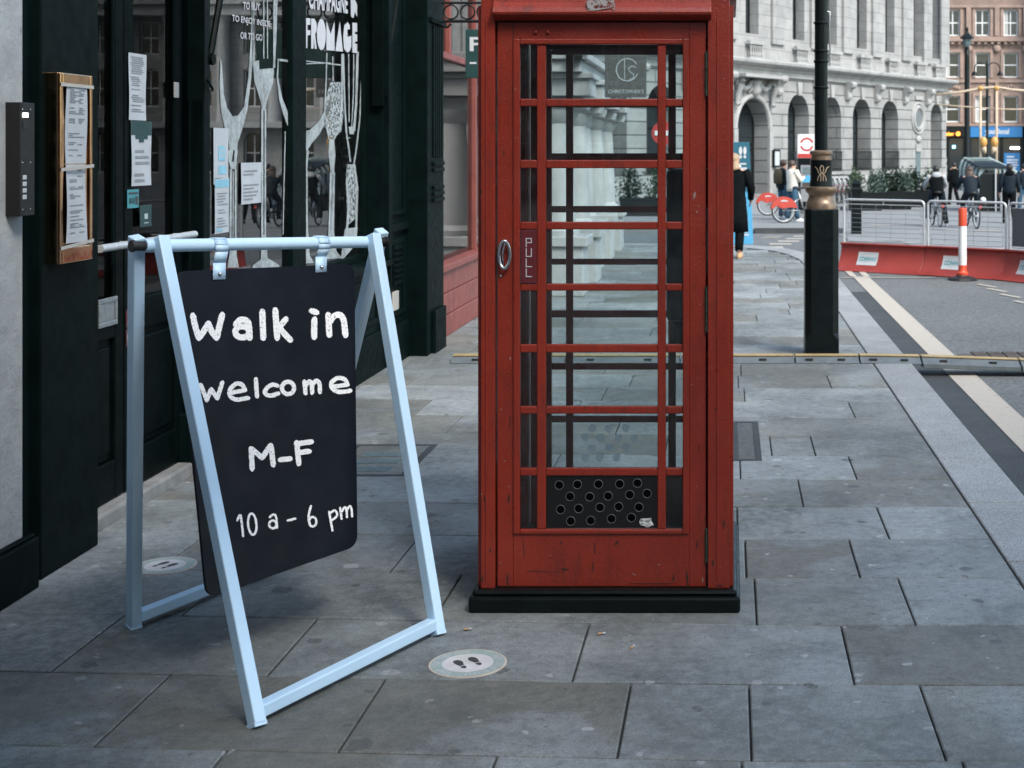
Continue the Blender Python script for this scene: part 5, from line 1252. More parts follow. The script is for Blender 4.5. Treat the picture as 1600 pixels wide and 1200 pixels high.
def win(parent, xa, xb, za, zb, rise, y, mat='black_iron', nv=1, nh=(0.5,), curtain=0, t=0.06, name='window'):
    m = M(); b = lambda *a: m.box(*a)
    b(xa, xa+t, y-0.05, y-0.004, za, zb-rise*0.3); b(xb-t, xb, y-0.05, y-0.004, za, zb-rise*0.3); b(xa+t, xb-t, y-0.05, y-0.004, za, za+t)
    if not rise: b(xa+t, xb-t, y-0.05, y-0.004, zb-t, zb)
    for k in range(1, nv+1): u = xa+(xb-xa)*k/(nv+1); b(u-t*0.4, u+t*0.4, y-0.046, y-0.008, za+t, zb-t*(0 if not rise else 2))
    for h_ in nh: z = za+(zb-za)*h_; b(xa+t, xb-t, y-0.043, y-0.010, z-t*0.45, z+t*0.45)
    f = m.build(name, mat, parent, world=False)
    m = M(); m.quad((xa, y-0.02, za), (xb, y-0.02, za), (xb, y-0.02, zb), (xa, y-0.02, zb)); m.build('pane', 'far_glass', f, world=False)
    if curtain:
        m = M(); m.quad((xa+t, y-0.022, za+t), (xa+(xb-xa)*curtain, y-0.022, za+t), (xa+(xb-xa)*curtain, y-0.022, zb-t), (xa+t, y-0.022, zb-t)); m.build('blind', 'curtain', f, world=False)
    return f
RZ = math.atan2(0.847, 0.528)
gb = thing('grey_building', 'grey stone corner building with tall arches and a bracketed cornice', 'building', (1.3, 62, -0.4), RZ)
G0 = 0.4  # local z = world z + 0.4
AR = [(-11.9, -9.9), (-8.6, -6.6), (-5.35, -3.35)]+[(2.5, 4.5), (5.75, 7.75), (9.0, 11.0), (12.25, 14.25), (18.45, 19.95)]
ops = [(-2.0, 0.7, 0.02, 4.3, 1.35)]
for i, (a, b) in enumerate(AR): ops.append((a, b, 1.05, 4.60, (b-a)/2))
UP = []
for (a, b) in [(-2.0, 0.7)]+AR:
    c = (a+b)/2; UP.append((c-0.55, c+0.55))
UP.append((16.2, 17.3))
wall_lo = facade(gb, -14, 20.6, 0, 5.55, ops, 0.85, 'ashlar', 'wall')
ops2 = []
for a, b in UP: ops2 += [(a, b, 1.1, 5.1, 0), (a, b, 6.6, 9.6, 0), (a, b, 10.6, 12.6, 0)]
up_root = None
# upper wall is built in its own height range
def shift_ops(o, dz): return [(a, b, c+dz, d+dz, r) for a, b, c, d, r in o]
facade(gb, -14, 20.6, 5.98, 20, shift_ops(ops2, 6.0), 0.55, 'ashlar_fine', 'wall')
m = M(); pr = [(0.0, 5.551), (-0.12, 5.553), (-0.16, 5.65), (-0.42, 5.72), (-0.55, 5.80), (-0.58, 5.93), (-0.50, 5.975), (0.0, 5.978)]
m.ring_loft([[(x, y, z) for y, z in pr] for x in (-14.0, 21.1)]); m.box(-14, 20.7, -0.10, -0.002, 5.30, 5.548)
m.build('cornice', 'smooth_stone', gb, world=False, bevel=0.02)
m = M(); m.ring_loft([[(x, y, z+6.0) for y, z in [(0.0, 5.5), (-0.2, 5.55), (-0.4, 5.75), (0.0, 5.8)]] for x in (-14, 20.9)]); m.build('string_course', 'smooth_stone', gb, world=False)
# scroll brackets between arches
m_all = []
for s_ in (-9.2, -5.95, -2.7, 1.55, 5.1, 8.35, 11.6, 15.0, 17.9, 20.3):
    m = M(); pf = [(0.0, 4.45), (-0.16, 4.50), (-0.22, 4.62), (-0.18, 4.85), (-0.28, 5.02), (-0.44, 5.10), (-0.48, 5.24), (-0.40, 5.36), (-0.10, 5.40), (0.0, 5.40)]
    m.ring_loft([[(x, y-0.003, z) for y, z in pf] for x in (s_-0.22, s_+0.22)]); m.build('scroll_bracket', 'smooth_stone', gb, world=False, bevel=0.03)
# door surround carving
m = M(); m.torus((-0.65, -0.02, 2.95), 1.50, 0.13, (0, 1, 0), 40, 8)
m = M()
m.tube([(-0.65-1.48*math.cos(math.pi*k/20), -0.03, 2.95+1.45*math.sin(math.pi*k/20)) for k in range(21)], 0.13, 8)
for s_ in (-2.15, 0.85): m.box(s_-0.16, s_+0.16, -0.12, 0.02, 0, 2.95)
for s_ in (-2.15, 0.85):
    m.tube([(s_, -0.30-0.16*math.cos(R(a_)), 4.95+0.16*math.sin(R(a_))) for a_ in range(0, 300, 25)], [0.10]*12, 8); m.tube([(s_, -0.36, 4.82), (s_, -0.20, 4.4), (s_, -0.16, 4.05), (s_, -0.24, 3.95)], [.15, .12, .09, .11], 8)
for c0, c1 in ((-2.0, -0.95), (-0.35, 0.7)):
    m.tube([(c0+(c1-c0)*k/8, -0.16, 5.02-0.34*math.sin(math.pi*k/8)) for k in range(9)], [.05, .09, .13, .10, .15, .10, .13, .09, .05], 7)
m.lathe((-0.65, -0.12, 0), [(.05, 4.30), (.20, 4.42), (.30, 4.62), (.26, 4.85), (.34, 5.0), (.2, 5.12)], 9); m.tube([(-1.1, -0.14, 5.0), (-1.0, -0.18, 4.7), (-1.15, -0.14, 4.5)], [.06, .10, .04], 7); m.tube([(-0.2, -0.14, 5.0), (-0.3, -0.18, 4.7), (-0.15, -0.14, 4.5)], [.06, .10, .04], 7)
m.box(-2.4, 1.1, -0.75, -0.01, 5.15, 5.29); m.build('door_surround', 'smooth_stone', gb, world=False, smooth=True)
# arch windows
f = win(gb, -2.0, 0.7, 0.02, 4.3, 1.35, 0.75, nv=1, nh=(0.47, 0.53), t=0.14, name='door')
for a, b in AR: win(gb, a, b, 1.05, 4.60, 1.0, 0.80, nv=1, nh=(0.52,), t=0.10, curtain=0.3 if 2 < a < 4 else 0)
for i, (a, b) in enumerate(UP):
    win(gb, a, b, 7.1, 11.1, 0, 0.50, nv=0, nh=(0.45,), t=0.08); win(gb, a, b, 12.6, 15.6, 0, 0.50, nv=0, nh=(0.5,), t=0.08)
# keystones, pilasters, oculus
m = M()
for a, b in AR: c = (a+b)/2; m.ring_loft([[(c-w_, y, z) for y in (-0.10, 0.05)]+[(c+w_, y, z) for y in (0.05, -0.10)] for w_, z in ((0.13, 4.55), (0.22, 5.15))])
m.build('keystone', 'smooth_stone', gb, world=False)
m = M(); xs_ = [-14]+[v for a, b in UP for v in (a, b)]
for s_ in (-9.2, -5.95, -2.6, 1.5, 5.1, 8.35, 11.6, 15.2, 17.85, 20.2): m.box(s_-0.55, s_+0.55, -0.14, -0.002, 6.75, 19.9)
m.build('pilaster', 'ashlar_fine', gb, world=False, bevel=0.02)
m = M()
for k in range(14): m.box(-14.0, 20.6, -0.02, -0.001, 0.42+0.4*k-0.012, 0.42+0.4*k+0.0) if False else None
m.torus((16.75, -0.02, 3.75), 0.60, 0.12, (0, 1, 0), 32, 8); m.torus((16.75, -0.02, 3.75), 0.82, 0.07, (0, 1, 0), 32, 8); m.box(16.3, 17.2, -0.1, 0.01, 4.75, 4.95); m.box(16.4, 17.1, -0.08, 0.01, 1.95, 2.35); m.ellipsoid((16.75, -0.05, 2.62), 0.3, 0.1, 0.2)
m.build('oculus_surround', 'smooth_stone', gb, world=False, smooth=True)
m = M(); m.disc((16.75, -0.03, 3.75), 0.56, (0, -1, 0), 32); m.build('oculus', 'steel', gb, world=False)
m = M(); m.box(16.45, 17.05, -0.02, 0.0, 0.02, 1.9); m.build('side_door', 'cover_blue', gb, world=False)
# balustrades below the upper windows
for i, (a, b) in enumerate(UP):
    m = M(); m.box(a-0.1, b+0.1, -0.30, -0.12, 6.62, 6.78); m.box(a-0.1, b+0.1, -0.30, -0.12, 5.985, 6.08)
    n = 6
    for k in range(n): u = a+(b-a)*(k+0.5)/n; m.lathe((u, -0.21, 6.081), [(0.05, 0), (0.07, 0.1), (0.035, 0.25), (0.05, 0.42), (0.05, 0.538)], 8)
    m.build('balustrade', 'smooth_stone', gb, world=False)
for i, (a, b) in enumerate(AR[3:7]):
    m = M()
    for h_ in (1.10, 1.90): m.box(a, b, -0.06, -0.03, h_, h_+0.05)
    n = 12
    for k in range(n+1): u = a+(b-a)*k/n; m.box(u-0.018, u+0.018, -0.055, -0.035, 1.0, 2.0)
    m.build('railing', 'black_iron', gb, world=False)
m = M(); m.box(0.75, 2.2, -0.7, -0.67, 0.75, 0.8)
for k in range(12): m.box(0.75+k*0.125, 0.78+k*0.125, -0.70, -0.67, 0, 0.95)
m.build('railing', 'black_iron', gb, world=False)
m = M(); m.box(-14, -2.2, -0.08, -0.001, 0, 0.75); m.box(1.1, 16.2, -0.08, -0.001, 0, 0.75); m.box(17.3, 20.6, -0.08, -0.001, 0, 0.75); m.build('plinth', 'smooth_stone', gb, world=False, bevel=0.02)
# notice case on the wall
q_ = thing('menu_board', 'small black framed menu board on the grey wall near the cream jacket', 'menu board', (1.66+0.3, 62.9, 1.3), RZ)
m = M(); m.box(-0.28, 0.28, -0.16, -0.09, -0.45, 0.35); m.build('frame', 'black_iron', q_, world=False); m = M(); m.box(-0.2, 0.2, -0.165, -0.161, -0.36, 0.26); m.build('menu_sheet', 'paper', q_, world=False)

# ---------------------------------------------------------------- brick building closing the street
bb = thing('brick_building', 'pink brick and terracotta building with white sash windows above shops', 'building', (0, 95, -0.4))
k95 = 95/F
bxp = lambda px: (px-VX)*k95
bzp = lambda py: CH-(py-VY)*k95+0.4
cols_ = [(1432, 1455), (1478, 1500), (1524, 1547), (1568, 1591)]
ops = []
for i, (a, b) in enumerate(cols_):
    for (t_, u_) in ((150, 191), (82, 121), (15, 56), (-54, -12), (-120, -80)): ops.append((bxp(a), bxp(b), bzp(u_), bzp(t_), 0))
facade(bb, 6, 20.5, bzp(197), 17, ops, 0.35, 'brick', 'wall', back=9)
for i, (a, b) in enumerate(cols_):
    for j, (t_, u_) in enumerate(((150, 191), (82, 121), (15, 56), (-54, -12), (-120, -80))):
        win(bb, bxp(a), bxp(b), bzp(u_), bzp(t_), 0, 0.2, 'white_paint', nv=1 if j == 2 else 0, nh=(0.5,), t=0.085, curtain=(0.35, 0, 0.3, 0, 0)[(i+j) % 5])
m = M()
for i, (a, b) in enumerate(cols_):
    xa, xb = bxp(a), bxp(b)
    for (t_, u_) in ((150, 191), (82, 121), (15, 56)):
        m.box(xa-0.20, xa-0.003, -0.06, 0.02, bzp(u_)-0.02, bzp(t_)+0.2); m.box(xb+0.003, xb+0.20, -0.06, 0.02, bzp(u_)-0.02, bzp(t_)+0.2); m.box(xa-0.003, xb+0.003, -0.06, 0.02, bzp(t_)+0.003, bzp(t_)+0.2)
    for z in (bzp(136), bzp(68)):
        for k in range(5): m.ellipsoid((xa+(xb-xa)*(k+0.5)/5, -0.03, z+0.05-0.06*abs(k-2)), 0.11, 0.07, 0.15, 8, 5)
m.build('window_surround', 'terracotta', bb, world=False)
m = M()
for z, d in ((bzp(195), 0.18), (bzp(127), 0.10), (bzp(63), 0.32), (bzp(59.5), 0.22), (bzp(10), 0.15), (bzp(-60), 0.3)): m.box(6, 20.5, -d, -0.003, z-0.09, z+0.09)
n = 32
for k in range(n): m.box(6+14.2*k/n, 6+14.2*k/n+0.2, -0.26, -0.004, bzp(67.5)-0.07, bzp(67.5)+0.07)
for px in (1513, 1557.5, 1602): 
    m.box(bxp(px)-0.13, bxp(px)+0.13, -0.12, -0.002, bzp(193), bzp(128.5)); m.ellipsoid((bxp(px), -0.1, bzp(76)), 0.26, 0.16, 0.28); m.box(bxp(px)-0.16, bxp(px)+0.16, -0.16, -0.002, bzp(56), bzp(12))
m.build('string_course', 'terracotta', bb, world=False)
m = M(); m.box(6, 20.5, 1.2, 1.3, 0, bzp(197)); m.box(6, 20.5, 0.0, 1.2, bzp(198.5), bzp(197.2)); m.box(6, 6.2, 0, 1.2, 0, bzp(198.5)); m.build('shop_interior', 'interior', bb, world=False)
def shopfront(x0, x1, fascia_mat, z_f0, z_f1):
    f = M().box(x0, x1, -0.14, -0.001, z_f0, z_f1).build('shop_fascia', fascia_mat, bb, world=False, bevel=0.02)
    return f
f1 = shopfront(bxp(1510.5+5), bxp(1597), 'shop_blue', bzp(214.5), bzp(197.5))
m = M(); m.text('your local', lambda u, v: (bxp(1538)+u*(bxp(1576)-bxp(1538)), -0.146, bzp(212)+v*(bzp(201)-bzp(212))), 0, 1, 0, 1, offset=0.03); m.build('lettering', 'letter_white', f1, world=False)
f2 = shopfront(bxp(1460), bxp(1508), 'black_iron', bzp(214.5), bzp(198))
m = M(); m.text('ntrabar', lambda u, v: (bxp(1470)+u*(bxp(1490)-bxp(1470)), -0.146, bzp(212)+v*(bzp(206)-bzp(212))), 0, 1, 0, 1, offset=0.03); m.disc((bxp(1496.5), -0.147, bzp(209)), 0.15, (0, -1, 0), 16); m.build('lit_lettering', 'lamp_orange', f2, world=False)
m = M()
for px in (1460, 1482, 1508, 1516, 1566, 1597, 1612): m.box(bxp(px)-0.07, bxp(px)+0.07, -0.03, 0.15, 0, bzp(214.6))
m.build('shopfront_post', 'black_iron', bb, world=False)
m = M(); m.box(bxp(1510), bxp(1514), -0.08, -0.035, 0, bzp(198)); m.build('pier', 'terracotta', bb, world=False)
m = M(); m.box(bxp(1518), bxp(1564), 0.10, 0.12, 0.3, bzp(216)); m.box(bxp(1567), bxp(1596), 0.10, 0.12, 0.1, bzp(216)); m.box(bxp(1484), bxp(1506), 0.10, 0.12, 0.1, bzp(216)); m.build('shop_glazing', 'far_glass', bb, world=False)
pb = M().box(bxp(1569), bxp(1594), 0.04, 0.07, bzp(275), bzp(239)).build('window_poster', 'shop_blue', bb, world=False)
m = M(); rnd = random.Random(5)
for i, (px0, px1, py) in enumerate(((1573, 1585, 245), (1573, 1591, 250), (1573, 1590, 254), (1573, 1591, 258), (1573, 1588, 262))): m.box(bxp(px0), bxp(px1), 0.034, 0.039, bzp(py+1), bzp(py-1.2))
m.build('poster_lines', 'letter_white', pb, world=False)
M().box(bxp(1579), bxp(1593), 0.02, 0.06, bzp(233), bzp(229.5)).build('strip_light', 'lamp_white', bb, world=False)
m = M(); m.box(bxp(1488), bxp(1493), 0.03, 0.06, bzp(232), bzp(227)); m.build('lit_sign', 'lamp_cyan', bb, world=False)
m = M(); m.box(bxp(1470), bxp(1480), 0.03, 0.06, bzp(270), bzp(257)); m.box(bxp(1469), bxp(1480), 0.03, 0.06, bzp(254), bzp(246)); m.build('menu_panel', 'paper', bb, world=False)
m = M(); m.box(bxp(1486), bxp(1496), 0.4, 0.6, bzp(263), bzp(253)); m.build('lit_display', 'amber', bb, world=False)
M().ellipsoid((bxp(1474), -0.02, bzp(241)), 0.07, 0.05, 0.07).build('red_light', 'sign_red', bb, world=False)

# ---------------------------------------------------------------- stone building across the street (mirrored in the shop window)
ob = thing('columned_building', 'long pale stone building with giant columns across the square, reflected in the shop window', 'building', (20.7, 93.6, -0.4))
ops = []
for k in range(8):
    a = 1.6+k*3.4
    ops += [(a, a+1.3, 0.5, 3.2, 0.6), (a, a+1.3, 4.9, 7.4, 0), (a, a+1.3, 8.4, 10.6, 0)]
facade(ob, 0, 29, 0, 13.5, ops, 0.5, 'ashlar_fine', 'wall', back=10)
for a, b, c, d, r_ in ops: win(ob, a, b, c, d, r_*0.5, 0.4, 'white_paint', nv=1, nh=(0.5,), t=0.09)
for k in range(9):
    m = M(); m.lathe((0.6+k*3.4, -0.6, 3.9), [(0.5, 0), (0.42, 0.2), (0.40, 3.5), (0.36, 6.6), (0.5, 6.8), (0.52, 7.0)], 16); m.build('column', 'white_stone', ob, world=False, smooth=True)
m = M(); m.box(0, 29, -1.2, -0.003, 3.5, 3.9); m.box(0, 29, -1.2, -0.003, 10.9, 11.6); m.box(0, 29, -1.5, -0.003, 11.6, 11.9); m.build('cornice', 'white_stone', ob, world=False)
# street closing behind the viewer (mirrored in the telephone box glass)
rb_ = thing('brick_terrace', 'long brown brick terrace across the street end behind the viewer', 'building', (30, -46, -0.1), R(180))
ops = []
for k in range(16):
    a = 2.0+k*3.6
    for z in (1.0, 4.4, 7.6, 10.8): ops.append((a, a+1.3, z, z+2.0, 0))
facade(rb_, 0, 60, 0, 15, ops, 0.3, 'brick', 'wall', back=10)
for a, b, c, d, r_ in ops: win(rb_, a, b, c, d, 0, 0.2, 'white_paint', nv=1, nh=(0.5,), t=0.07)
m = M(); m.box(0, 60, -0.3, -0.003, 14.4, 15.2); m.build('cornice', 'terracotta', rb_, world=False)

# terrace on the near right of the street and a canopy on the pale building (both added out of frame to shade the near pavement)
nr = thing('brick_terrace', 'tall brown brick terrace added unseen on the near right to shade the pavement', 'building', (7.5, -1.5, -0.1), R(-90))
ops = []
for k in range(9):
    a = 1.2+k*3.4
    for z in (1.0, 4.6, 8.0, 11.0): ops.append((a, a+1.3, z, z+2.1, 0))
facade(nr, 0, 32, 0, 14, ops, 0.3, 'brick', 'wall', back=10)
for a, b, c, d, r_ in ops: win(nr, a, b, c, d, 0, 0.2, 'white_paint', nv=1, nh=(0.5,), t=0.07)
m = M(); m.box(0, 32, -0.3, -0.003, 13.4, 14.1); m.build('cornice', 'terracotta', nr, world=False)
m = M(); m.box(-2.579, 0.0, -3.4, 2.7, 2.95, 3.25); m.box(-2.579, 0.1, -3.5, 2.8, 3.25, 3.33); m.build('canopy', 'peeling_white', nb, bevel=0.01)  # unseen canopy, invented to darken the near left pavement
# ---------------------------------------------------------------- people
def skin_obj(name, mat, nodes, edges, parent=None, sub=1):
    me = bpy.data.meshes.new(name); me.from_pydata([tuple(n[0]) for n in nodes], edges, [])
    bm = bmesh.new(); bm.from_mesh(me); bm.verts.ensure_lookup_table(); ly = bm.verts.layers.skin.verify()
    for i, n in enumerate(nodes): bm.verts[i][ly].radius = (n[1], n[1]); bm.verts[i][ly].use_root = (i == 0)
    bm.to_mesh(me); bm.free()
    me.materials.append(MAT[mat])
    o = bpy.data.objects.new(name, me); C.objects.link(o)
    md = o.modifiers.new('skin', 'SKIN'); md.use_smooth_shade = True
    s_ = o.modifiers.new('subsurf', 'SUBSURF'); s_.levels = sub; s_.render_levels = sub
    if parent: o.parent = parent
    return o
def person(label, loc, rz, h, outfit, pose=None, scale=1.0):
    """facing local +y; joints for a 1.75 m figure"""
    J = dict(pelvis=(0, 0, .95), waist=(0, .0, 1.08), chest=(0, .0, 1.30), neck=(0, 0, 1.47), head=(0, .01, 1.58), top=(0, .0, 1.71),
             shL=(-.185, 0, 1.41), elL=(-.25, -.02, 1.14), wrL=(-.27, .04, .90), shR=(.185, 0, 1.41), elR=(.25, -.02, 1.14), wrR=(.27, .04, .90),
             hiL=(-.095, 0, .91), knL=(-.10, .02, .49), anL=(-.11, 0, .09), toL=(-.12, .15, .03), hiR=(.095, 0, .91), knR=(.10, .02, .49), anR=(.11, 0, .09), toR=(.12, .15, .03))
    if pose: J.update(pose)
    k = h/1.75; J = {a: Vector(b)*k for a, b in J.items()}
    rr = lambda a: a*k
    names = ['pelvis', 'waist', 'chest', 'neck', 'head', 'top']; rad = [.125, .12, .135, .055, .088, .06]
    nodes = [(J[n], rr(r)) for n, r in zip(names, rad)]; edges = [(i, i+1) for i in range(5)]
    def chain(parent, items):
        p = parent
        for v, r in items: nodes.append((v, rr(r))); edges.append((p, len(nodes)-1)); p = len(nodes)-1
        return p
    for s_, sg_ in (('L', -1), ('R', 1)):
        w_ = chain(2, [(J['sh'+s_], .062), (J['el'+s_], .043), (J['wr'+s_], .029)])
        d = (J['wr'+s_]-J['el'+s_]).normalized(); side = d.cross(Vector((1, 0, 0))).normalized() if abs(d.x) < .9 else Vector((0, 0, 1))
        palm = chain(w_, [(J['wr'+s_]+d*rr(.055), .027)])
        for q, (o_, L) in enumerate(((-.030, .075), (-.011, .088), (.009, .083), (.028, .066))):
            b = J['wr'+s_]+d*rr(.095)+side*rr(o_); bend = Vector((-sg_, 0, 0))*rr(.02)
            chain(palm, [(b, .0095), (b+d*rr(L*.5)+bend*.4, .0085), (b+d*rr(L*.85)+bend*1.4, .0075)])
        tb_ = J['wr'+s_]+d*rr(.045)+side*rr(-.035); chain(palm, [(tb_, .011), (tb_+d*rr(.03)+side*rr(-.016), .009)])
        chain(0, [(J['hi'+s_], .088), (J['kn'+s_], .058), (J['an'+s_], .040), (J['to'+s_], .036)])
    fwd = Vector((0, 1, 0)); hd = outfit.get('look', 0); hf = Vector((math.sin(hd), math.cos(hd), 0))
    chain(4, [(J['head']+hf*rr(.095)+Vector((0, 0, rr(-.005))), .014)])           # nose
    hs = Vector((hf.y, -hf.x, 0))
    for e in (-1, 1): chain(4, [(J['head']+hs*rr(.088*e)-hf*rr(.01), .016)])       # ears
    body = skin_obj('person', 'skin', nodes, edges)
    body.location = loc; body.rotation_euler = (0, 0, rz); tag(body, label, 'person', 'people in the street')
    b_ = lambda m, n, mat, **q: m.build(n, mat, body, world=False, **q)
    # face
    m = M(); 
    for e in (-1, 1): m.ellipsoid(J['head']+hf*rr(.082)+hs*rr(.033*e)+Vector((0, 0, rr(.022))), rr(.011), rr(.011), rr(.007), 8, 5)
    m.ellipsoid(J['head']+hf*rr(.084)+Vector((0, 0, rr(-.045))), rr(.022), rr(.012), rr(.006), 8, 5); b_(m, 'face_features', 'hair_dark', smooth=2)
    # garments
    o = outfit
    def loft(zs, n=16):
        return [[Vector(c)*k+Vector((rx*k*math.cos(2*math.pi*i/n), ry*k*math.sin(2*math.pi*i/n), 0)) for i in range(n)] for c, rx, ry in zs]
    P_, W_, Ch, Nk = [Vector(J[n])/k for n in ('pelvis', 'waist', 'chest', 'neck')]
    m = M()
    if o.get('long'):
        zs = [((0, 0, o['long']), .24, .17), ((0, 0, (o['long']+.95)/2), .225, .165)]
    else: zs = [(P_+Vector((0, 0, -.10)), .185, .145)]
    zs += [(P_, .195, .15), (W_, .185, .145), (Ch, .215, .15), (Ch+(Nk-Ch)*.62, .205, .125), (Ch+(Nk-Ch)*.88, .12, .10), (Nk+Vector((0, 0, .01)), .075, .075)]
    m.ring_loft(loft(zs))
    if o.get('sleeves', True) and o.get('sleeve_mat', o['coat']) == o['coat']:
        for s_ in 'LR': m.tube([J['sh'+s_]-(J['el'+s_]-J['sh'+s_])*.08, J['sh'+s_], (J['sh'+s_]+J['el'+s_])/2, J['el'+s_], J['wr'+s_]], [rr(.075), rr(.085), rr(.076), rr(.068), rr(.05)], 12)
    coat = b_(m, 'coat', o['coat'], smooth=2)
    if o.get('sleeve_mat', o['coat']) != o['coat']:
        m = M()
        for s_ in 'LR': m.tube([J['sh'+s_]-(J['el'+s_]-J['sh'+s_])*.08, J['sh'+s_], (J['sh'+s_]+J['el'+s_])/2, J['el'+s_], J['wr'+s_]], [rr(.07), rr(.08), rr(.07), rr(.062), rr(.048)], 12)
        b_(m, 'sleeve', o['sleeve_mat'], smooth=2)
    if o.get('hood'):
        m = M(); m.ellipsoid(J['neck']+Vector((0, -rr(.08), -rr(.03))), rr(.14), rr(.08), rr(.10)); b_(m, 'hood', o['hood'], smooth=2)
    if o.get('scarf'):
        m = M(); m.torus(J['neck']+Vector((0, 0, rr(.02))), rr(.075), rr(.045), (0, 0, 1), 18, 8); b_(m, 'scarf', o['scarf'], smooth=2)
    m = M()
    for s_ in 'LR': m.tube([J['hi'+s_]+Vector((0, 0, rr(.09))), J['hi'+s_], (J['hi'+s_]+J['kn'+s_])/2, J['kn'+s_], (J['kn'+s_]*.4+J['an'+s_]*.6), J['an'+s_]+Vector((0, 0, rr(.0)))], [rr(x) for x in (.10, .112, .098, .08, .074, .066)], 14)
    b_(m, 'trousers', o['legs'], smooth=2)
    for s_ in 'LR':
        m = M(); a, t_ = J['an'+s_], J['to'+s_]; d = (t_-a); d.z = 0; d.normalize(); sd = Vector((-d.y, d.x, 0)); n = 12; z0 = min(t_.z, a.z)-rr(.03)
        def ring(z, sc_, ext): return [a+d*rr(-.06+(.25*ext)*(0.5-0.5*math.cos(2*math.pi*i/n)) if False else .06+.13*ext*math.cos(2*math.pi*i/n))+sd*rr(.046*sc_*math.sin(2*math.pi*i/n))+Vector((0, 0, z0-a.z+rr(z))) for i in range(n)]
        m.ring_loft([ring(0, 1, 1.02), ring(.03, 1.05, 1.04), ring(.065, .95, .92), ring(.10, .8, .45)]); b_(m, 'shoe', o['shoes'], smooth=2)
    m = M(); hc = J['head']+Vector((0, -rr(.012), rr(.035)))
    m.ellipsoid(hc-hf*rr(.012), rr(.102), rr(.112), rr(.108), 14, 10)
    hl = o.get('hair_len', 0)
    if hl: m.ring_loft([[J['head']-hf*rr(.055+off)+hs*rr(rx*math.cos(2*math.pi*i/12))+hf*rr(ry*math.sin(2*math.pi*i/12))+Vector((0, 0, rr(z))) for i in range(12)] for z, rx, ry, off in ((.06, .10, .06, 0), (-.08, .115, .06, .02), (-.08-hl*.5, .15, .05, .055), (-.08-hl, .12, .035, .075), (-.1-hl*1.1, .05, .02, .075))])
    if o.get('bun'): m.ellipsoid(J['head']-hf*rr(.10)+Vector((0, 0, rr(.06))), rr(.05), rr(.05), rr(.05))
    hr = b_(m, 'hair', o['hair'], smooth=2)
    if o.get('backpack'):
        m = M(); c = J['chest']+Vector((0, -rr(.21), -rr(.06))); m.ring_loft([[c+Vector((rr(w_*math.copysign(abs(math.cos(2*math.pi*i/16))**.5, math.cos(2*math.pi*i/16))), rr(d_*math.copysign(abs(math.sin(2*math.pi*i/16))**.5, math.sin(2*math.pi*i/16))), rr(z))) for i in range(16)] for z, w_, d_ in ((-.22, .10, .05), (-.19, .14, .08), (.05, .14, .085), (.19, .11, .06), (.22, .05, .03))])
        bp = m.build('backpack', o['backpack'], None, smooth=2); bp.location = loc; bp.rotation_euler = (0, 0, rz); tag(bp, o['pack_label'], 'backpack')
    return body
walk = dict(knL=(-.10, .10, .50), anL=(-.11, .13, .09), toL=(-.12, .28, .03), knR=(.10, -.02, .48), anR=(.11, -.22, .13), toR=(.12, -.10, .03))
D = CH*F/(402-VY)
person('woman in a long black coat with fair hair walking beside the telephone box', (P(1147, 0, D).x, D, 0), R(-8), 1.60, dict(coat='cloth_black', legs='cloth_black', shoes='tan', hair='hair_blonde', hair_len=.05, long=.42, scarf='scarf', look=.2), pose=dict(walk, elR=(.285, .0, 1.14), wrR=(.26, .14, .96)))
gy = 36.0; gzp = gz(gy)+0.11
person('person in a cream fleece jacket and blue jeans standing at the kiosk', (P(1238, 0, gy).x, gy, gzp), R(-60), 1.60, dict(coat='cloth_cream', legs='jeans', shoes='trainer', hair='hair_brown', hair_len=.0, bun=True, look=.3),
       pose=dict(elL=(-.24, .10, 1.16), wrL=(-.12, .30, 1.22), elR=(.24, .10, 1.16), wrR=(.10, .30, 1.22), knL=(-.11, .03, .49), anL=(-.13, -.08, .09), toL=(-.14, .07, .03), anR=(.12, .10, .09), toR=(.13, .25, .03)))
person('person with an olive backpack and blue jeans standing behind the cream fleece jacket', (P(1224, 0, gy+1.6).x, gy+1.6, gz(gy+1.6)+.11), R(-50), 1.62, dict(coat='cloth_navy', legs='jeans', shoes='trainer', hair='hair_brown', look=-.4, backpack='olive', pack_label='olive brown backpack worn by the person behind the cream fleece jacket'), pose=dict(elR=(.24, .10, 1.16), wrR=(.10, .28, 1.20)))
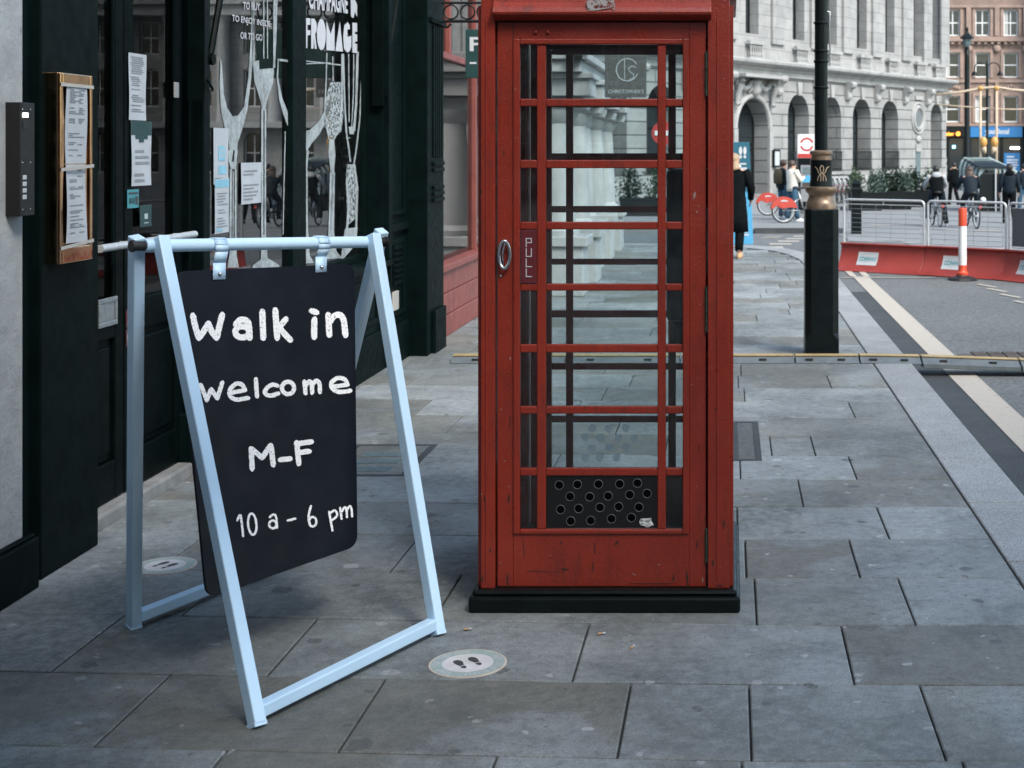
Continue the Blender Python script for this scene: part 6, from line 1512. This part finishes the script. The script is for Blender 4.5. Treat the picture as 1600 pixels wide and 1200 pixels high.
# ---------------------------------------------------------------- bicycles
def bicycle(label, loc, rz, guard='guard_red', tyre='rubber', group=None, cat='bicycle'):
    t = thing('bicycle', label, cat, loc, rz, group)           # rides towards local +x
    wr, wb = 0.315, 0.54
    for x in (-wb, wb):
        m = M(); m.torus((x, 0, wr), wr-0.018, 0.02, (0, 1, 0), 36, 8); w_ = m.build('wheel', tyre, t, world=False, smooth=2)
        m = M(); m.torus((x, 0, wr), wr-0.045, 0.012, (0, 1, 0), 36, 6); m.build('rim', 'galvanised', w_, world=False, smooth=2)
        m = M()
        for k in range(18): a = 2*math.pi*k/18; m.tube([(x+0.03*math.cos(a+.5), 0.02*(1 if k % 2 else -1), wr+0.03*math.sin(a+.5)), (x+(wr-0.05)*math.cos(a), 0, wr+(wr-0.05)*math.sin(a))], 0.0018, 4)
        m.tube([(x, -0.05, wr), (x, 0.05, wr)], 0.022, 10); m.build('spokes', 'steel', w_, world=False)
    m = M(); m.tube([(wb-0.10, 0, 0.86), (0.20, 0, 0.52), (-0.02, 0, 0.34)], [0.03, 0.035, 0.035], 10); m.tube([(-0.02, 0, 0.30), (-0.17, 0, 0.80)], 0.025, 10)
    for s_ in (-1, 1): m.tube([(-0.02, 0.03*s_, 0.31), (-wb, 0.05*s_, wr)], 0.012, 8); m.tube([(-0.13, 0.02*s_, 0.62), (-wb, 0.055*s_, wr)], 0.010, 8); m.tube([(wb-0.07, 0.045*s_, 0.70), (wb, 0.05*s_, wr)], 0.013, 8)
    m.tube([(wb-0.06, 0, 0.68), (wb-0.13, 0, 1.00)], 0.02, 10); m.build('frame', 'steel', t, world=False, smooth=2)
    m = M(); m.tube([(wb-0.22, -0.29, 1.04), (wb-0.14, -0.2, 1.03), (wb-0.12, 0, 1.00), (wb-0.14, 0.2, 1.03), (wb-0.22, 0.29, 1.04)], 0.013, 8); m.build('handlebar', 'rubber', t, world=False, smooth=2)
    m = M(); m.ring_loft([[(-0.17+x+0, w_*math.cos(2*math.pi*i/12), 0.87+0.03*math.sin(2*math.pi*i/12)) for i in range(12)] for x, w_ in ((-0.13, .05), (-0.10, .10), (0.0, .07), (0.12, .03), (.14, .015))]); m.tube([(-0.17, 0, 0.78), (-0.185, 0, 0.86)], 0.014, 8); m.build('saddle', 'rubber', t, world=False, smooth=2)
    if guard:
        m = M()       # wide rear guard panel covering the upper half of the wheel
        for s_ in (-0.05, 0.05):
            pts = [(-wb+(wr+0.03)*math.cos(R(a)), s_, wr+(wr+0.03)*math.sin(R(a))) for a in range(10, 176, 11)]+[(-wb-0.18, s_, wr+0.12), (-wb-0.05, s_, wr+0.05), (-wb+0.12, s_, wr+0.08)]
            m.slab(pts, (0, 0.012 if s_ > 0 else -0.012, 0))
        for a in range(10, 165, 11):
            c0 = [(-wb+(wr+0.03)*math.cos(R(q)), s_, wr+(wr+0.03)*math.sin(R(q))) for q in (a, a+11) for s_ in (-0.05, 0.05)]; m.quad(c0[0], c0[1], c0[3], c0[2])
        m.build('rear_mudguard', guard, t, world=False)
        m = M()
        for s_ in (-0.064, 0.064): m.slab([(-wb+(wr-0.05)*math.cos(R(a)), s_, wr+(wr-0.05)*math.sin(R(a))) for a in (70, 90, 110)]+[(-wb+(wr-0.085)*math.cos(R(a)), s_, wr+(wr-0.085)*math.sin(R(a))) for a in (110, 90, 70)], (0, 0.002*(1 if s_ > 0 else -1), 0))
        m.build('lettering_strip', 'paper', t, world=False)
    m = M(); m.torus((-0.02, 0.04, 0.31), 0.07, 0.012, (0, 1, 0), 20, 6); m.tube([(-0.02, 0.05, 0.31), (0.10, 0.06, 0.20), (0.10, 0.14, 0.20)], 0.012, 6); m.tube([(-0.02, -0.05, 0.31), (-0.14, -0.06, 0.42), (-0.14, -0.14, 0.42)], 0.012, 6); m.build('pedal_crank', 'black_iron', t, world=False)
    m = M(); m.box(-wb-0.38+0.02, -wb-0.34, -0.03, 0.03, wr+0.20, wr+0.27); m.build('rear_light', 'sign_red', t, world=False)
    return t
bike1 = bicycle('red mudguarded hire bicycle standing in front of the blue jeans', (P(1226, 0, 35).x+0.50, 35.0, gz(35)+.11), R(12), 'guard_red', group='red hire bicycles')
dup(bike1, None, (P(1202, 0, 40).x+0.50, 40.2, gz(40)+.11), R(6), 'red mudguarded hire bicycle farther back nearest the telephone box')
for i in range(5):
    dup(bike1, None, (P(1300+8*i, 0, 50).x, 50+0.25*i, gz(50)+.11), R(255), 'hire bicycle docked in the far row behind the lamppost, '+('first', 'second', 'third', 'fourth', 'fifth')[i]+' from the lamppost')
# ---------------------------------------------------------------- riders seen from behind on the square
def rider_pose(lean): return dict(pelvis=(0, -.02, .98), waist=(0, .02, 1.10), chest=(0, .10+lean, 1.30), neck=(0, .14+lean, 1.46), head=(0, .17+lean, 1.57), top=(0, .17+lean, 1.70),
    shL=(-.185, .12+lean, 1.40), shR=(.185, .12+lean, 1.40), elL=(-.29, .25+lean, 1.18), elR=(.29, .25+lean, 1.18), wrL=(-.27, .46, 1.08), wrR=(.27, .46, 1.08),
    hiL=(-.11, 0, .93), hiR=(.11, 0, .93), knL=(-.16, .32, .72), anL=(-.14, .22, .32), toL=(-.14, .36, .27))
dC = 35.5
xr = P(1464, 0, dC).x
bk1 = bicycle('bicycle ridden by the man in the black body warmer', (xr, dC+.10, gz(dC)), R(92), None)
person('man in a black body warmer with pale sleeves straddling a bicycle, back turned', (xr, dC, gz(dC)), R(2), 1.58, dict(coat='cloth_black', sleeve_mat='cloth_grey', legs='cloth_navy', shoes='trainer', hair='hair_dark', hood='cloth_grey'),
       pose=dict(rider_pose(0.0), hiR=(.12, 0, .90), knR=(.21, .06, .48), anR=(.27, .02, .09), toR=(.29, .16, .03), knL=(-.22, .16, .60), anL=(-.27, -.05, .24), toL=(-.28, .10, .2)))
dG = 34.5; xg = P(1517, 0, dG).x
bk2 = bicycle('bicycle ridden by the woman with long brown hair', (xg+.03, dG+.10, gz(dG)), R(94), None)
person('woman with long brown hair in a dark padded jacket riding a bicycle away', (xg, dG, gz(dG)), R(4), 1.56, dict(coat='cloth_navy', legs='cloth_navy', shoes='cloth_black', hair='hair_brown', hair_len=.45), pose=dict(rider_pose(0.02), knR=(.15, .30, .60), anR=(.14, .12, .22), toR=(.14, .26, .18)))
m = M(); c = (xg+.28, dG-.1, gz(dG)+.60); m.ellipsoid(c, .10, .10, .13); hl_ = thing('cycle_helmet', 'dark helmet with white top hanging beside the rear wheel', 'helmet', c); m.build('shell', 'rubber', hl_, smooth=2); m = M(); m.ellipsoid((c[0], c[1], c[2]+.09), .075, .075, .075); m.build('crown', 'white_paint', hl_, smooth=2)
person('person in a dark navy padded jacket walking away at the right edge', (P(1577, 0, 37.5).x, 37.5, gz(37.5)), R(-3), 1.62, dict(coat='cloth_navy', legs='cloth_black', shoes='cloth_black', hair='hair_dark', hood='cloth_black'), pose=walk)
person('small distant figure in black between the two riders', (P(1490, 0, 52).x, 52, gz(52)), R(20), 1.6, dict(coat='cloth_black', legs='cloth_black', shoes='cloth_black', hair='hair_dark'), pose=walk)
person('distant figure in dark blue at the very right edge', (P(1600, 0, 45).x, 45, gz(45)), R(20), 1.62, dict(coat='cloth_navy', legs='jeans', shoes='cloth_black', hair='hair_dark'), pose=walk)
# ---------------------------------------------------------------- kiosk, totem, bollard, signs
gk = 36.6; xk0, xk1 = P(1247.5, 0, gk).x, P(1292, 0, gk).x; zk = gz(gk)+.11
ko = thing('cycle_hire_kiosk', 'black cycle hire kiosk with white header and red ring symbol behind the lamppost', 'kiosk', ((xk0+xk1)/2, gk, zk))
zt = P(0, 210, gk).z
M().box(xk0, xk1, gk, gk+0.25, zk, zt-0.62).build('casing', 'black_paint', ko, bevel=0.01)
M().box(xk0-.02, xk1+.02, gk-0.02, gk+0.27, zt-0.619, zt).build('header', 'white_paint', ko, bevel=0.01)
m = M(); m.box(xk0-.019, xk1+.019, gk-.026, gk-.021, zt-.61, zt-.50); m.build('red_band', 'sign_red', ko)
m = M(); cx_ = P(1260.5, 0, gk).x; m.strip(ell(cx_, zt-.26, .155, .155, 14, 166), .05, lambda u, v: (u, gk-.026, v)); m.strip(ell(cx_, zt-.26, .155, .155, 194, 346), .05, lambda u, v: (u, gk-.026, v)); m.build('ring_symbol', 'sign_red', ko)
m = M(); m.box(xk0+.06, xk1-.06, gk-.006, gk-.001, zt-1.75, zt-.80); mp_ = m.build('map_panel', 'ink_grey', ko)
for z0_, z1_, mt in ((.85, 1.05, 'cover_blue'), (1.07, 1.25, 'bright_blue'), (1.25, 1.42, 'rust'), (1.42, 1.60, 'ink_grey')): M().box(xk0+.10, xk1-.10, gk-.010, gk-.007, zt-z1_, zt-z0_+.002).build('map_area', mt, mp_)
M().box(xk0+.01, xk1-.01, gk-.012, gk+.2, zk, zk+.25).build('base', 'steel', ko)
dt = 24.0; tt = thing('information_totem', 'tapered blue information totem with white footprints beside the woman in black', 'totem sign', (P(1152, 0, dt).x, dt, -.1))
xt = lambda px: P(px, 0, dt).x; ztp = lambda py: P(0, py, dt).z
def tsec(pa, pb): return [[(xt(1112-(1.5*(p-222)/160)), dt, ztp(p)), (xt(1171+(6*(p-222)/160)), dt, ztp(p)), (xt(1171+(6*(p-222)/160)), dt+.10, ztp(p)), (xt(1112-(1.5*(p-222)/160)), dt+.10, ztp(p))] for p in (pa, pb)]
M().ring_loft(tsec(222, 300)).build('upper_panel', 'totem_teal', tt, bevel=.004); M().ring_loft(tsec(300.1, 382)).build('lower_panel', 'bright_blue', tt, bevel=.004)
m = M(); cx_ = 1160.5
for dx in (-3.4, 3.4):
    m.poly([(xt(cx_+dx+2.6*math.cos(a)), dt-.004, ztp(235.5-6.5*math.sin(a))) for a in [2*math.pi*k/16 for k in range(16)]]); m.poly([(xt(cx_+dx+2.2*math.cos(a)), dt-.004, ztp(245-2.6*math.sin(a))) for a in [2*math.pi*k/12 for k in range(12)]])
m.build('footprint', 'letter_white', tt)
m = M()
for px0, px1, py in ((1156, 1166, 256), (1157, 1167, 263), (1160, 1169, 344), (1158, 1170, 367)): m.quad((xt(px0), dt-.004, ztp(py+1.3)), (xt(px1), dt-.004, ztp(py+1.3)), (xt(px1), dt-.004, ztp(py-1.3)), (xt(px0), dt-.004, ztp(py-1.3)))
m.strip(ell(1166, 360, 3, 4), 1.0, lambda u, v: (xt(u), dt-.004, ztp(v))); m.build('printed_lines', 'letter_white', tt)
db = 31.3; bo = thing('bollard', 'square black bollard behind the steel fence right of the lamppost', 'bollard', (P(1338, 0, db).x, db, gz(db)))
hb_ = 7.8*db/F; zb0 = gz(db)
m = M(); o8 = lambda h, z, c: [(P(1338, 0, db).x+x, db+y, z) for x, y in ((-h+c, -h), (h-c, -h), (h, -h+c), (h, h-c), (h-c, h), (-h+c, h), (-h, h-c), (-h, -h+c))]
m.ring_loft([o8(hb_, zb0, .01), o8(hb_, zb0+.95, .01)]); m.build('shaft', 'black_paint', bo); m = M(); m.ring_loft([o8(hb_*1.12, zb0+.951, .02), o8(hb_*1.12, zb0+1.0, .02), o8(hb_*.8, zb0+1.04, .02), o8(hb_*1.0, zb0+1.12, .03), o8(hb_*.4, zb0+1.18, .01)]); m.build('cap', 'black_paint', bo)
dn = 27.0; ne = thing('no_entry_sign', 'round red no entry sign on a grey post seen through the telephone box', 'road sign', (P(1036, 0, dn).x, dn, gz(dn)))
c = P(1037, 208, dn); M().tube([(c.x, dn+.03, gz(dn)), (c.x, dn+.03, c.z+.4)], .035, 10).build('post', 'steel', ne, smooth=2); M().disc((c.x, dn, c.z), .23, (0, -1, 0), 32, .01).build('disc', 'sign_red', ne); M().box(c.x-.17, c.x+.17, dn-.014, dn-.0105, c.z-.045, c.z+.045).build('bar', 'white_paint', ne)
# street lamps in the distance
d_ = 60; x_ = P(1511, 0, d_).x; q3 = d_/F; g_ = gz(d_); lz = lambda py: CH-(py-VY)*q3
sl_ = thing('street_lamp', 'tall black street lamp with single lantern before the brick building', 'street lamp', (x_, d_, g_))
M().lathe((x_, d_, 0), [(.16, g_), (.16, g_+.9), (.12, g_+1.0), (.11, lz(90)), (.09, lz(74))], 14).build('column', 'black_paint', sl_, smooth=2)
M().ngon_lathe((x_, d_, 0), [(.06, lz(75)), (.13, lz(71)), (.20, lz(61))], 6).build('lantern_glass', 'cover_blue', sl_); M().ngon_lathe((x_, d_, 0), [(.30, lz(60.5)), (.30, lz(58.5)), (.12, lz(53)), (.05, lz(49)), (.07, lz(45)), (.02, lz(42))], 6).build('lantern_roof', 'black_paint', sl_)
d_ = 66; x_ = P(1542.5, 0, d_).x; q3 = d_/F; g_ = gz(d_)
s2 = thing('twin_street_lamp', 'black street lamp with two swan neck arms before the brick building', 'street lamp', (x_, d_, g_))
M().lathe((x_, d_, 0), [(.10, g_), (.10, g_+1.2), (.07, g_+1.3), (.06, lz(103)), (.04, lz(96))], 12).build('column', 'black_paint', s2, smooth=2)
for s_ in (-1, 1):
    m = M(); m.tube([(x_+s_*20*q3*(1-math.cos(R(a)))/2, d_, lz(107)+9*q3*math.sin(R(a))) for a in range(0, 181, 20)]+[(x_+s_*20*q3, d_, lz(112))], .028, 8); ar = m.build('arm', 'black_paint', s2, smooth=2)
    M().lathe((x_+s_*20*q3, d_, 0), [(.17, lz(118)), (.14, lz(116)), (.06, lz(112)), (.03, lz(111))], 12).build('lamp_shade', 'black_paint', ar, smooth=2)
# amber globe poles with a rope of lights between
for i, px in enumerate((1532, 1557)):
    d_ = 56; x_ = P(px, 0, d_).x; q3 = d_/F
    g1 = thing('amber_globe_pole', 'pale amber pole with a globe lamp, '+('left', 'right')[i]+' of the pair above the slatted canopy', 'lamp pole', (x_, d_, gz(d_)), 0, 'amber globe poles')
    M().tube([(x_, d_, gz(d_)), (x_, d_, lz(138))], .05, 10).build('pole', 'amber_pole', g1, smooth=2); dx = .10 if i == 0 else -.10
    M().ellipsoid((x_+dx, d_-.12, lz(222)), .15, .15, .22).build('globe', 'amber', g1, smooth=2)
    M().ellipsoid((x_, d_, lz(138)), .12, .12, .10).build('finial', 'amber', g1, smooth=2)
    m = M(); m.tube([(x_+dx, d_-.1, lz(230)), (x_+dx*1.8, d_-.1, lz(240))], [.12, .05], 8); m.build('globe_foot', 'amber_pole', g1, smooth=2)
m = M(); m.tube([P(x, y, 56) for x, y in ((1462, 148), (1500, 144), (1532, 138), (1557, 136), (1580, 140), (1620, 143))], .05, 6); m.tube([P(x, y, 56.2) for x, y in ((1462, 163), (1500, 166), (1540, 169), (1580, 171), (1620, 170))], .025, 6)
single(m, 'light_rope', 'amber_pole', 'amber rope of lights strung across the street from the globe poles', 'string lights', smooth=2)
# slatted canopy over dark kiosk
dk = 46; ck = thing('canopy_kiosk', 'dark kiosk under a grey slatted canopy behind the riders', 'kiosk', (P(1550, 0, dk).x, dk+.6, gz(dk)))
X_ = lambda px: P(px, 0, dk).x; Z_ = lambda py: P(0, py, dk).z
M().box(X_(1532), X_(1566), dk+.3, dk+2.2, gz(dk), Z_(272)).build('cabin', 'black_iron', ck, bevel=.02)
for k in range(6):
    m = M(); dx = k*3.6; dy = .25*k; f_ = lambda px, py: (X_(px), dk+1.6-dy, Z_(py))
    m.tube([f_(1513+dx, 300+k*1.0), f_(1513.5+dx, 262+k*3.5), f_(1517+dx, 252+k*3.5), f_(1523+dx, 247+k*3.3)], [.05, .05, .06, .05], 8); m.tube([f_(1558+k*5, 247+k*3.3), f_(1566+k*5, 252+k*3.5), f_(1569+k*5, 262+k*3.5), f_(1569+k*5, 300)], [.05, .06, .05, .05], 8)
    m.box(X_(1518+dx), X_(1563+k*5), dk+1.55-dy, dk+1.68-dy, Z_(249+k*3.3), Z_(246.5+k*3.3)); m.build('canopy_rib', 'verdigris', ck, smooth=True)
M().slab([(X_(1516), dk+1.8, Z_(247.5)), (X_(1556), dk+1.8, Z_(247.5)), (X_(1580), dk+.2, Z_(263)), (X_(1532), dk+.2, Z_(263))], (0, 0, .03)).build('canopy_cover', 'black_iron', ck)
m = M(); m.box(X_(1557), X_(1559), dk+.22, dk+.28, gz(dk), Z_(264)); m.build('post', 'galvanised', ck)
# planters
def planter(px, d, w, lab, mats, seed, hgt=0.75):
    x = P(px, 0, d).x; g = gz(d); t = thing('planter', lab, 'planter', (x, d, g), 0, 'dark planters in front of the grey building')
    m = M(); m.ring_loft([[(x-w/2*s_, d-.28*s_, z), (x+w/2*s_, d-.28*s_, z), (x+w/2*s_, d+.28*s_, z), (x-w/2*s_, d+.28*s_, z)] for s_, z in ((.92, g), (1.0, g+.55), (1.03, g+.56), (1.03, g+.62))]); m.build('trough', 'black_iron', t, bevel=.01)
    rnd = random.Random(seed)
    for q, mt in enumerate(mats):
        m = M(); cx_ = x+w*(-.28+.56*q/max(1, len(mats)-1)) if len(mats) > 1 else x
        for k in range(700):
            a = rnd.uniform(0, 6.28); r_ = rnd.random()**.5; zz_ = rnd.random(); lim = (1-abs(zz_-.4)**1.5)*(.75+.35*math.sin(3*a+seed+q))
            p = Vector((cx_+w*.36*r_*lim*math.cos(a), d+.36*r_*lim*math.sin(a), g+.55+hgt*(.75+.45*rnd.random()*(.5+.5*math.sin(2*a+q)))*zz_))
            l_ = Vector((rnd.uniform(-1, 1), rnd.uniform(-1, 1), rnd.uniform(-.3, 1))).normalized()*rnd.uniform(.04, .09); e = l_.cross(Vector((rnd.random(), rnd.random(), rnd.random()))).normalized()*rnd.uniform(.015, .032)
            m.poly([p-l_, p+e, p+l_, p-e])
        m.build('foliage', mt, t)
planter(1352, 47, 1.15, 'dark planter with mixed green and grey shrubs nearest the lamppost', ('leaf', 'leaf_grey'), 1, .85)
planter(1398, 48, 1.15, 'dark planter with dense dark green shrub, middle of the row', ('leaf_dark', 'leaf_dark', 'leaf_grey'), 2, .8)
planter(1441, 50, 1.0, 'dark planter with shrubs just left of the black body warmer', ('leaf_dark', 'leaf'), 3, .8)
planter(1005, 40, 1.3, 'planter with bushy dark shrub seen through the telephone box panes', ('leaf_dark', 'leaf'), 4, 1.1)
